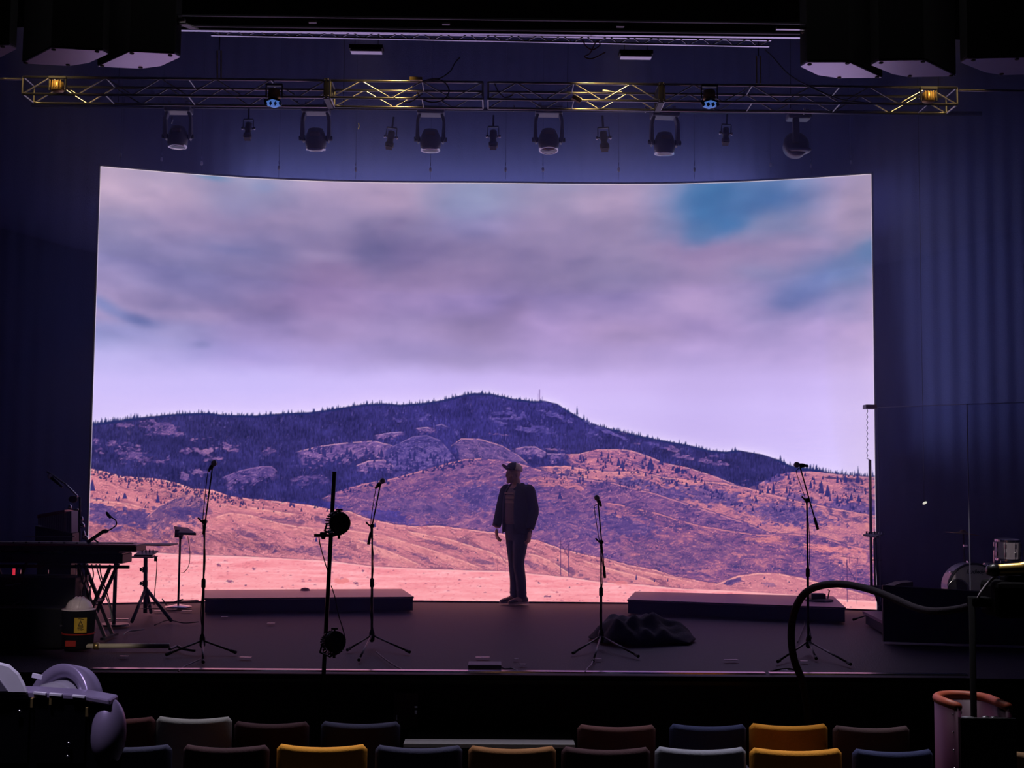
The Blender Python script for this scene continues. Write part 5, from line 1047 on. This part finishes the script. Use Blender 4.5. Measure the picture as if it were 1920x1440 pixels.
HIP = {'r': [pp(-.03, .07, .88), pp(-.012, .05, .50), pp(-.0, .055, .10)], 'l': [pp(.075, -.065, .88), pp(.045, -.06, .50), pp(.09, -.045, .10)]}
for k in 'rl': limb(b, HIP[k], [.085, .058, .042], 14); b.ell(HIP[k][2]+Fd*.05+V(0, 0, -.05), (.04, .11, .035), 12, Matrix((Sd, Fd, V(0, 0, 1))).transposed())
def hand(wr, dn, palm, sgn):
    dn = Vector(dn).normalized(); palm = Vector(palm).normalized(); side = dn.cross(palm).normalized()*sgn   # side: towards the thumb
    Rm = Matrix((side, palm, -dn)).transposed(); b.ell(wr+dn*.045, (.040, .017, .055), 12, Rm)
    for i, (o, l) in enumerate(((.030, .068), (.011, .078), (-.009, .072), (-.027, .055))):
        p = wr+dn*.078+side*o; pts = [p, p+dn*l*.5+palm*.010+side*o*.1, p+dn*l*.82+palm*.030, p+dn*l*.98+palm*.052]; b.tube(pts, [.0105, .0100, .009, .0075], 8); b.ell(pts[-1], (.0075, .0075, .0075), 8)
    p = wr+dn*.025+side*.028; pts = [p, p+side*.022+dn*.028+palm*.012, p+side*.026+dn*.056+palm*.022]; b.tube(pts, [.0135, .012, .009], 8); b.ell(pts[-1], (.009, .009, .009), 8)
hand(J['r'][2]+V(0, 0, -.02), (.06, -.1, -1), (.8, .35, 0), -1); hand(J['l'][2]+V(0, 0, -.02), (-.05, -.05, -1), (-.75, .5, 0), 1)
b.build('body', skin, person, remesh=.0062, smooth_it=3)
# trousers
m = MB(); m.rings([ringp(pp(u, 0, z), rs, rf) for u, z, rs, rf in ((.022, .78, .13, .11), (.022, .86, .165, .125), (.02, .93, .17, .13), (.02, 1.0, .165, .128))])
for k in 'rl':
    h_, kn, an = HIP[k]; limb(m, [h_, h_.lerp(kn, .5), kn, kn.lerp(an, .5)+V(.006, 0, 0), an+V(0, 0, .0), an+V(0, 0, -.035)], [.098, .088, .070, .064, .058, .066], 16)
    for z, r in ((.13, .064), (.17, .062), (.46, .072)): c_ = an.lerp(kn, (z-.1)/.4); m.tube([c_+V(0, 0, -.008), c_, c_+V(0, 0, .008)], [r-.004, r+.003, r-.004], 14)
m.build('trousers', jeans, person, remesh=.011, smooth_it=2)
# t-shirt with a printed band
sh = MB(); SR = [(.02, .93, .172, .140), (.015, 1.05, .168, .142), (.015, 1.18, .176, .140), (.02, 1.30, .186, .134), (.025, 1.40, .17, .112), (.015, 1.455, .085, .075)]
sh.rings([ringp(pp(u, 0, z), rs, rf, 28) for u, z, rs, rf in SR]); shirt = sh.build('t_shirt', shirtm, person, smooth=True, sub=1)
pr = MB()
for z, a0_, a1_, h_ in ((1.352, .95, 1.95, .022), (1.325, 1.1, 1.95, .010), (1.295, .95, 2.0, .026), (1.262, 1.0, 1.9, .010), (1.24, .95, 2.0, .018)):
    A_ = ringp(pp(.02, 0, z), .190, .1375, 10, arc=(a0_, a1_)); B_ = [q+V(0, 0, h_) for q in A_]
    vs = A_+B_; nA = len(A_); pr.add(vs, [(i, i+1, nA+i+1, nA+i) for i in range(nA-1)])
pr.build('shirt_print', mat('faded tan print', (.28, .19, .15), .8), shirt, solid=.003)['label'] = 'faded tan printed bars'
# jacket: open at the front
jm = MB(); JR = [(.025, .86, .205, .165, .62), (.022, .95, .205, .160, .52), (.02, 1.06, .200, .158, .46), (.02, 1.18, .205, .155, .42), (.022, 1.30, .214, .146, .40), (.028, 1.39, .205, .125, .38), (.026, 1.445, .13, .095, .5), (.018, 1.485, .082, .075, .6)]
nj = 34; RR = []
for u, z, rs, rf, op in JR:
    r_ = ringp(pp(u, 0, z), rs, rf, nj, arc=(PI/2+op, PI/2-op+2*PI)); RR.append([q+Vector((Fd*(.006*math.sin(k*1.3+z*20))))+V(0, 0, .006*math.sin(k*.9)) for k, q in enumerate(r_)])
jm.rings(RR, caps=False, closed=False)
jb = jm.build('jacket', jk, person, smooth=True, solid=.014, sub=1)
sl = MB()
for k in 'rl':
    a_, e_, w_ = J[k]; pts = [a_.lerp(pp(.02, 0, 1.42), .22)+V(0, 0, .0), a_+V(0, 0, -.01), a_.lerp(e_, .5), e_, e_.lerp(w_, .5), w_+V(0, 0, .015)]
    limb(sl, pts, [.062, .078, .074, .066, .060, .056], 16)
    for q, r in ((.25, .080), (.8, .075)): c_ = a_.lerp(e_, q); sl.ell(c_, (r*.98, r*.98, .03), 14)
    for q in (.1, .35, .6): c_ = e_.lerp(w_, q); sl.ell(c_, (.067, .067, .02), 12)
sl.build('sleeves', jk, person, remesh=.011, smooth_it=2)
cl = MB(); cl.tube([pp(.05, .085, 1.46), pp(.09, .03, 1.475), pp(.085, -.04, 1.475), pp(.03, -.085, 1.45), pp(-.02, -.10, 1.40)], .018, 8); cl.tube([pp(.05, .085, 1.46), pp(-.03, .08, 1.455), pp(-.085, .03, 1.40)], .016, 8); cl.build('collar', jk, person, smooth=True)
# shoes
for k in 'rl':
    an = HIP[k][2]; dsh = Vector((-.9, -.42, 0)).normalized() if k == 'r' else Vector((-.82, -.57, 0)).normalized(); sd = Vector((dsh.y, -dsh.x, 0)); s_ = MB(); prof = [(-.085, .030, .055), (-.06, .040, .085), (-.01, .042, .098), (.04, .042, .085), (.10, .047, .062), (.155, .045, .048), (.195, .030, .034), (.205, .01, .02)]
    R_ = []
    for f_, w_, h_ in prof: R_.append([V(an.x, an.y, 0)+dsh*f_+sd*math.cos(a)*w_+V(0, 0, .012+(h_*(.5+.5*math.sin(a)))) for a in [2*PI*j/14 for j in range(14)]])
    s_.rings(R_); so = s_.build('shoe', mat('dark shoe leather', (.04, .025, .03), .5), person, smooth=True, sub=1)
    g_ = MB(); loop = [V(an.x, an.y, 0)+dsh*f_+sd*w_*1.06 for f_, w_, h_ in prof]+[V(an.x, an.y, 0)+dsh*f_-sd*w_*1.06 for f_, w_, h_ in reversed(prof)]
    g_.prism([q+V(0, 0, .001) for q in loop], (0, 0, .020)).build('sole', mat('pale shoe sole', (.42, .30, .30), .6), so)['label'] = 'pale sole'
# cap: dark front and brim, pale mesh back
tl = Matrix.Rotation(.20, 3, hs)
def capring(z, s_, f_, c0=-.004, n=24): return [HC+tl @ (hs*math.cos(a)*s_+hd*(math.sin(a)*f_+c0)+V(0, 0, z)) for a in [2*PI*j/n for j in range(n)]]
cpm = MB(); cpm.rings([capring(.035, .085, .108), capring(.06, .087, .108), capring(.09, .082, .100), capring(.115, .068, .082), capring(.133, .042, .052), capring(.14, .012, .015)])
cap = cpm.build('cap', mat('pale cap mesh', (.60, .52, .48), .85), person, smooth=True, sub=1)
fr_ = MB(); fr_.rings([[q for q in capring(z, s_*1.03, f_*1.03, n=32)[2:15]] for z, s_, f_ in ((.034, .086, .109), (.06, .088, .109), (.09, .083, .101), (.115, .069, .083), (.135, .042, .052))], caps=False, closed=False); fr_.build('cap_front', mat('dark cap front', (.03, .03, .05), .8), cap, smooth=True, solid=.003)
br_ = MB(); top_ = []; 
for j in range(9):
    a = PI*(j/8); top_.append(HC+tl @ (hs*math.cos(a)*.082+hd*(.065+math.sin(a)*.115)+V(0, 0, .045+.035*math.sin(a)-.012*abs(math.cos(a)))))
br_.prism(top_, (0, 0, .008)).build('brim', mat('dark cap front', (.03, .03, .05), .8), cap, bevel=.002); MB().ell(HC+tl @ V(0, 0, .142), (.009, .009, .006), 8).build('button', mat('dark cap front', (.03, .03, .05), .8), cap)
# ---------- seats in the two nearest rows ----------
def seat(label, x0, x1, y, Y, col, group):
    a = at(x0, y, Y); b_ = at(x1, y, Y); w = b_.x-a.x; cx = (a.x+b_.x)/2; fl = FL+(.06 if Y < 8 else 0)
    t = thing('auditorium_seat', label, 'seat', V(cx, Y, fl), group); m = mat('seat cloth '+','.join('%.2f' % c for c in col), col, .85, bump=.25, scale=120)
    zt = a.z; mb = MB(); R_ = []; n = 20; hh = .52; th = .062
    for i in range(n+1):
        u = -1+2*i/n; e = min(1.0, (1-abs(u))/.06); e = math.sqrt(max(0, 1-(1-e)**2))*.85+.15*(e > 0); zz = zt-.012*(1-u*u); yy = Y+.055*(u*u)-.03; t_ = th/2*max(.12, e); top = zz-(1-e)*.03
        r = []
        for k in range(6):
            an = PI*k/5; r.append(V(cx+u*w/2, yy+math.cos(an)*t_*-1, top-.022+math.sin(an)*.022))
        r += [V(cx+u*w/2, yy+t_, top-.028), V(cx+u*w/2, yy+t_, top-.05), V(cx+u*w/2, yy+t_, zt-hh), V(cx+u*w/2, yy-t_, zt-hh), V(cx+u*w/2, yy-t_, top-.05), V(cx+u*w/2, yy-t_, top-.028)]
        R_.append(r)
    mb.rings(R_); mb.build('backrest', m, t, smooth=True)
    MB().box((cx, Y+.26, zt-.44), (w-.04, .44, .09)).build('seat_cushion', m, t, bevel=.02)
    MB().box((cx, Y+.2, (fl+zt-.48)/2), (.08, .25, zt-.48-fl)).build('pedestal', blackmetal, t)
    for s in (-1, 1): MB().box((cx+s*(w/2-.01), Y+.22, zt-.34), (.03, .34, .05)).build('armrest', black, t, bevel=.008)
GF = 'seats in the front row of the audience'; GB = 'seats in the second row of the audience'; YF, YBk = 8.5, 7.45
dred = (.10, .025, .03); mar = (.05, .015, .025); ind = (.035, .035, .09); nav = (.03, .04, .13); yel = (.85, .36, .03); gry = (.36, .35, .37); brn = (.14, .055, .06); mau = (.12, .07, .08); lav = (.28, .29, .38); org = (.32, .14, .05); tan_ = (.24, .14, .06)
for args in (('dark red seat partly behind the foreground lamp, front row', 148, 290, 1346, dred), ('light grey seat in the front row on the left', 292, 434, 1346, gry), ('very dark maroon seat right of the light grey one, front row', 438, 579, 1355, mar), ('dark indigo seat at the right end of the left front block', 601, 750, 1355, ind),
    ('brownish red seat beside the gap, front row right block', 1083, 1230, 1361, brn), ('navy seat between the brownish red and yellow seats, front row', 1256, 1400, 1360, nav), ('yellow seat in the front row, right of centre', 1406, 1553, 1359, yel), ('mauve brown seat right of the yellow one, front row', 1563, 1707, 1363, mau)):
    seat(args[0], args[1], args[2], args[3]-3, YF, args[4], GF)
for args in (('dark violet seat at the far left of the second row', 150, 321, 1398, ind), ('very dark maroon seat left of the yellow seat, second row', 342, 504, 1399, mar), ('yellow seat in the second row, left of centre', 518, 688, 1398, yel), ('dark indigo seat right of the left yellow one, second row', 703, 867, 1400, ind), ('orange brown seat in the middle of the second row', 878, 1043, 1401, org), ('very dark maroon seat right of the orange brown one, second row', 1053, 1220, 1403, mar), ('lavender grey seat left of the right yellow one, second row', 1229, 1400, 1403, lav), ('yellow seat in the second row, right of centre', 1407, 1580, 1405, yel), ('navy seat right of the right yellow one, second row', 1600, 1751, 1407, nav), ('tan seat cut off by the right edge, second row', 1881, 2040, 1410, tan_)):
    seat(args[0], args[1], args[2], args[3]-3, YBk, args[4], GB)
# ---- little socket box on the stage front
q = at(762, 1332, SF-.06); t = thing('socket_box', 'small dark socket box with shiny catches on the stage front', 'box', q+V(0, 0, -.14))
MB().box(q, (.19, .07, .28)).build('box', mat('dark plum box', (.08, .03, .05), .5), t, bevel=.004)
for px, py, w_, h_ in ((780, 1325, .022, .012), (780, 1335, .018, .03), (744, 1345, .010, .04)): MB().box(at(px, py, SF-.10), (w_, .02, h_)).build('catch', chrome, t)
# ---- red tub with a stand in it, right foreground
YR = 6.8; t = thing('red_tub', 'red padded U shaped tub with metal studs at the lower right', 'tub', V(at(1815, 1330, YR).x, YR, FL+.06)); redp = mat('red padding', (.50, .10, .05), .5, noise=.1); redd = mat('dark red leatherette', (.075, .015, .05), .5)
z = at(1755, 1312, YR).z; cx = at(1811, 1310, YR).x; W = at(1872, 1312, YR).x-at(1755, 1312, YR).x
def upath(n=26, s=1.0):
    out = []
    for k in range(n+1):
        a = PI*k/n; out.append(V(cx-math.cos(a)*W/2*.86*s, YR-.04+max(0, math.sin(a))**.7*.20*s, 0))
    out = [V(out[0].x+.02, YR-.22, 0)]+out+[V(out[-1].x-.005, YR-.22, 0)]; return out
P_ = upath(); zf = FL+.05
outer = MB(); vs = []; 
for p in P_: vs += [V(p.x, p.y, z), V(p.x, p.y, zf+.25)]
outer.add(vs, [(2*i, 2*i+2, 2*i+3, 2*i+1) for i in range(len(P_)-1)]); outer.build('shell', redd, t, smooth=True, solid=.03)
MB().tube([p+V(0, 0, z) for p in P_], .024, 10, True).build('padded_rim', redp, t, smooth=True)
for k in (1, 4, 7, 13, 20, 25): p = P_[k]; MB().ell(V(p.x*1.0, p.y-.005, z-.03), (.006, .006, .006), 8).build('stud', chrome, t, smooth=True)
for k in range(4): MB().ell(V(P_[0].x-.016, P_[0].y+.02, z-.04-.09*k), (.007, .007, .007), 8).build('stud', chrome, t, smooth=True)
MB().box((cx, YR-.05, z-.14), (W*.8, .26, .05)).build('inner_tray', black, t); MB().box((cx+.02, YR-.235, z-.30), (W*.86, .03, .50)).build('front_panel', black, t); MB().box((cx, YR-.05, (FL+zf+.25)/2), (W*.7, .2, .34)).build('plinth', black, t)
for k, (dx, dy, r_) in enumerate(((-.05, -.16, .035), (.05, -.14, .02), (.09, -.15, .02), (-.02, .06, .015))): tag(MB().ell(V(cx+dx, YR+dy, z-.075), (r_*1.4, r_, .02), 10).build('metal_oddment', mat('dull metal trim', (.25, .25, .28), .4, .8), smooth=True), 'dull metal oddment lying inside the red tub', 'oddment', 'oddments inside the red tub')
xs_ = at(1822, 1300, YR); t = thing('spot_stand', 'dark upright stand rising out of the red tub at the right', 'stand', V(xs_.x, YR-.02, FL+.06)); MB().tube([V(xs_.x, YR-.02, FL+.06), at(1822, 1120, YR-.02)], .0165, 12).build('pole', flatblack, t, smooth=True); MB().lathe(V(xs_.x, YR-.02, FL), (0, 0, 1), [(.05, .12), (.075, .1)], 16).build('base', blackmetal, t)
# dark fixture on the stand with a gold barrel
q = at(1905, 1122, YR); t = thing('follow_spot', 'dark spotlight body with a gold lit barrel at the right edge', 'stage light', q+V(0, 0, -.1)); 
MB().box(q, (.30, .26, .19)).build('body', flatblack, t, bevel=.03); MB().box(at(1850, 1128, YR), (.18, .10, .05)).build('mounting_arm', flatblack, t, bevel=.01)
MB().lathe(at(1870, 1069, YR-.05), (1, 0, .06), [(0, .024), (.01, .031), (.12, .033), (.125, .037), (.25, .037)], 20).build('barrel', mat('gold barrel', (.85, .58, .16), .35, .8), t, smooth=True)
MB().box(at(1910, 1088, YR-.02), (.16, .12, .05)).build('barrel_cradle', flatblack, t, bevel=.01); MB().lathe(at(1868, 1069, YR-.05), (1, 0, .06), [(-.05, .022), (-.02, .034), (.004, .034)], 18).build('barrel_collar', blackgloss, t, smooth=True)
cp = [(1868, 1105), (1850, 1120), (1822, 1135), (1790, 1143), (1750, 1146), (1715, 1139), (1680, 1124), (1645, 1110), (1610, 1100), (1575, 1095), (1540, 1098), (1512, 1110), (1494, 1135), (1485, 1168), (1484, 1205), (1490, 1240), (1503, 1275), (1512, 1320), (1518, 1400)]
yc_ = np.interp(range(len(cp)), [0, 4, 13, len(cp)-1], [YR-.03, YR+.5, 9.2, 9.25]); cq = curve3([at(x, y, Y_) for (x, y), Y_ in zip(cp, yc_)]+[V(at(1520, 1430, 9.25).x, 9.25, FL+.03)], 8)
o = tag(MB().tube(cq, list(np.interp([p.y for p in cq], [YR, 9.2], [.0195, .0265])), 10).build('thick_cable', mat('woven cable sheath', (.022, .017, .027), .85, spec=.15, bump=.6, scale=160), smooth=True), 'thick black sheathed cable looping from the right spotlight across the right riser', 'cable')
cable('cable', 'thin pale cable arching from the spotlight across the drum head', [at(1866, 1082, YR-.04), at(1856, 1090, YR-.04), at(1845, 1103, YR-.04), at(1837, 1115, YR-.04), at(1831, 1128, YR-.03)], .007, mat('pale cable jacket', (.5, .45, .5), .5))
# ---- foreground lamp at the lower left
YL = 3.0; purp = mat('satin purple grey housing', (.34, .28, .44), .38, .5); dkb = mat('very dark housing', (.003, .003, .004), .9, spec=.0); whp = mat('white plastic shell', (.70, .68, .76), .4)
q = at(90, 1420, YL); t = thing('foreground_lamp', 'large stage lamp with a white shell in the near left corner', 'stage light', at(90, 1600, YL))
def lp(px, py, dy=0): return at(px, py, YL+dy)
MB().prism([lp(-120, 1298, .0), lp(60, 1303), lp(150, 1309), lp(200, 1320), lp(212, 1345), lp(214, 1420), lp(205, 1700), lp(-120, 1700)], (0, .075, 0)).build('body', dkb, t, bevel=.012)
MB().prism([lp(-120, 1292, -.01), lp(60, 1296, -.01), lp(150, 1302, -.01), lp(205, 1312, -.01), lp(205, 1324, -.01), lp(150, 1314, -.01), lp(60, 1310, -.01), lp(-120, 1312, -.01)], (0, .07, 0)).build('top_rim', purp, t, bevel=.004)
MB().ell(lp(203, 1374, .03), (.040, .05, .080), 28).build('corner_shell', purp, t, smooth=True)
for px in (75, 105, 148): MB().bar(lp(px-12, 1299-(75-px)*.08, -.012), lp(px+12, 1301-(75-px)*.08, -.012), .01, .006).build('rim_slot', whp, t, bevel=.001)
for px, py in ((37, 1335), (129, 1395), (127, 1420)): MB().lathe(lp(px, py, -.012), (0, -1, 0), [(0, .006), (.004, .0055), (.005, .002)], 10).build('bolt', chrome, t, smooth=True)
for x0, x1 in ((-60, 52), (66, 158)): MB().prism([lp(x0, 1322, -.004), lp(x1, 1322, -.004), lp(x1+3, 1332, -.004), lp(x1, 1430, -.004), lp(x0, 1430, -.004)], (0, -.003, 0)).build('recessed_panel', dkb, t)
brs = mat('brass hardware', (.55, .42, .16), .4, .9)
for px, py in ((60, 1318), (163, 1335), (95, 1313)): MB().box(lp(px, py, -.012), (.006, .006, .022)).build('bracket_tab', brs, t, bevel=.001)
lq = at(90, 1690, YL); MB().tube([V(lq.x, YL+.08, FL), V(lq.x, YL+.08, lq.z+.02)], .03, 12).build('stand_post', black, t); MB().lathe((lq.x, YL+.08, FL), (0, 0, 1), [(0, .2), (.02, .2), (.03, .04)], 20).build('stand_base', black, t)
# barrel and lens rim behind the body
c = lp(104, 1336, .11); ax = Vector((-.52, -.80, .22)).normalized(); R0 = 92*pxm(YL)
MB().lathe(c, ax, [(-.05, R0*.90), (-.045, R0*.99), (-.0, R0), (.004, R0*.97), (-.002, R0*.74), (-.03, R0*.70)], 48, False).build('lens_rim', purp, t, smooth=True)
lb = MB().lathe(c+ax*-.02, ax, [(-.02, R0*.70), (.02, R0*.66), (.06, R0*.55), (.075, R0*.40), (.08, .0001)], 40, False).build('lens_barrel', mat('cloudy grey glass', (.35, .33, .38), .22, .3, coat=.6), t, smooth=True)
MB().box(lp(70, 1268, .06), (.024, .006, .010), Matrix.Rotation(.2, 3, 'Y')).build('sticker', whp, t)
MB().rings([[lp(-60, 1300, d_), lp(-60, 1236, d_), lp(-8, 1240, d_), lp(18, 1246, d_), lp(36, 1262, d_), lp(48, 1285, d_), lp(54, 1303, d_)] for d_ in (-.02, -.01, .04, .09, .10)]).build('white_shell', whp, t, bevel=.006); MB().prism([lp(-40, 1268, -.024), lp(-5, 1270, -.024), lp(14, 1296, -.024), lp(-40, 1296, -.024)], (0, .004, 0)).build('display_panel', mat('grey display glass', (.10, .09, .13), .2), t)
# ---------- light, haze, world ----------
w = bpy.data.worlds.new('dark house'); SC.world = w; w.use_nodes = True
w.node_tree.nodes['Background'].inputs[0].default_value = (.15, .2, .5, 1); w.node_tree.nodes['Background'].inputs[1].default_value = .0005
def haze(name, dens, mb, label, col=(.42, .46, 1)):
    hm = bpy.data.materials.new(name); hm.use_nodes = True; n = hm.node_tree.nodes; n.remove(n['Principled BSDF'])
    vs = n.new('ShaderNodeVolumeScatter'); vs.inputs['Color'].default_value = (*col, 1); vs.inputs['Density'].default_value = dens; vs.inputs['Anisotropy'].default_value = .1
    hm.node_tree.links.new(vs.outputs[0], n['Material Output'].inputs['Volume'])
    tag(mb.build(name, hm), label, 'haze', kind='stuff')
haze('stage_haze', .022, MB().box((0, 14.3, 3.6), (18.6, 7.4, 7.1)), 'thin bluish haze hanging over the whole stage')
haze('haze_bank', .10, MB().ell((0, 14.9, 6.4), (8.6, 2.6, 2.7), 40), 'denser blue haze hanging high under the lighting rig')
haze('haze_bank', .09, MB().ell((6.0, 14.6, 3.2), (2.2, 1.8, 4.0), 40), 'denser blue haze standing right of the lit wall')
def area(name, loc, target, sx, sy, col, p, spread=PI):
    L = bpy.data.lights.new(name, 'AREA'); L.shape = 'RECTANGLE'; L.size = sx; L.size_y = sy; L.color = col; L.energy = p; L.spread = spread
    o = bpy.data.objects.new(name, L); COL.objects.link(o); o.location = loc; o.rotation_euler = (Vector(target)-Vector(loc)).to_track_quat('-Z', 'Y').to_euler(); return o
for x, p in ((-4.3, 5), (-1.25, 5), (1.15, 5), (4.2, 5)):
    area('added_warm_truss_light', (x, 11.0, 6.05), (x, 12.05, 5.3), .25, .06, (1, .66, .25), p*.45, .6)  # added unseen lamps that tint the truss chords warm
area('added_blue_back_light', (0, 16.75, 5.3), (0, 17.4, 5.75), 7.2, .25, (.28, .32, 1), 64, 1.6)  # added unseen lamp for the blue glow above the wall
area('added_blue_side_light', (4.85, 16.35, 3.7), (7.0, 16.7, 4.0), .2, 3.6, (.28, .32, 1), 26, 1.6)  # added unseen lamps, one each side, for the blue glow beside the wall
area('added_blue_side_light', (-5.05, 16.35, 2.6), (-8.5, 16.3, 2.4), .2, 5.0, (.2, .26, 1), 7)
area('house_down_light', (0, 8.9, 7.9), (0, 6.9, 0), 8.5, .3, (1, .93, 1), 62, .80)
area('added_lamp_fill', (-1.3, 2.3, 3.4), (-1.12, 3.05, 1.0), .3, .2, (.78, .68, 1), 1.7, .6)  # added unseen lamp that brightens the foreground lamp
def spotl(name, loc, target, col, p, ang):
    L = bpy.data.lights.new(name, 'SPOT'); L.energy = p; L.color = col; L.spot_size = ang; L.spot_blend = .6; L.shadow_soft_size = .08
    o = bpy.data.objects.new(name, L); COL.objects.link(o); o.location = loc; o.rotation_euler = (Vector(target)-Vector(loc)).to_track_quat('-Z', 'Y').to_euler()
spotl('warm_house_spot', (1.5, 3.0, 5.5), (5.05, 13.0, .72), (1, .84, .90), 900, .10)
spotl('warm_house_spot', (-2.0, 3.0, 5.5), (-3.58, 11.5, .25), (1, .82, .80), 800, .10)
SC.view_settings.view_transform = 'Standard'; SC.view_settings.look = 'None'; SC.view_settings.exposure = 0; SC.view_settings.gamma = 1
SC.view_settings.use_curve_mapping = False
SC.cycles.use_denoising = True; SC.cycles.use_adaptive_sampling = True; SC.cycles.adaptive_threshold = .02; SC.cycles.volume_bounces = 1; SC.cycles.max_bounces = 6
for o in list(SC.objects):
    if '_w' in o: del o['_w']
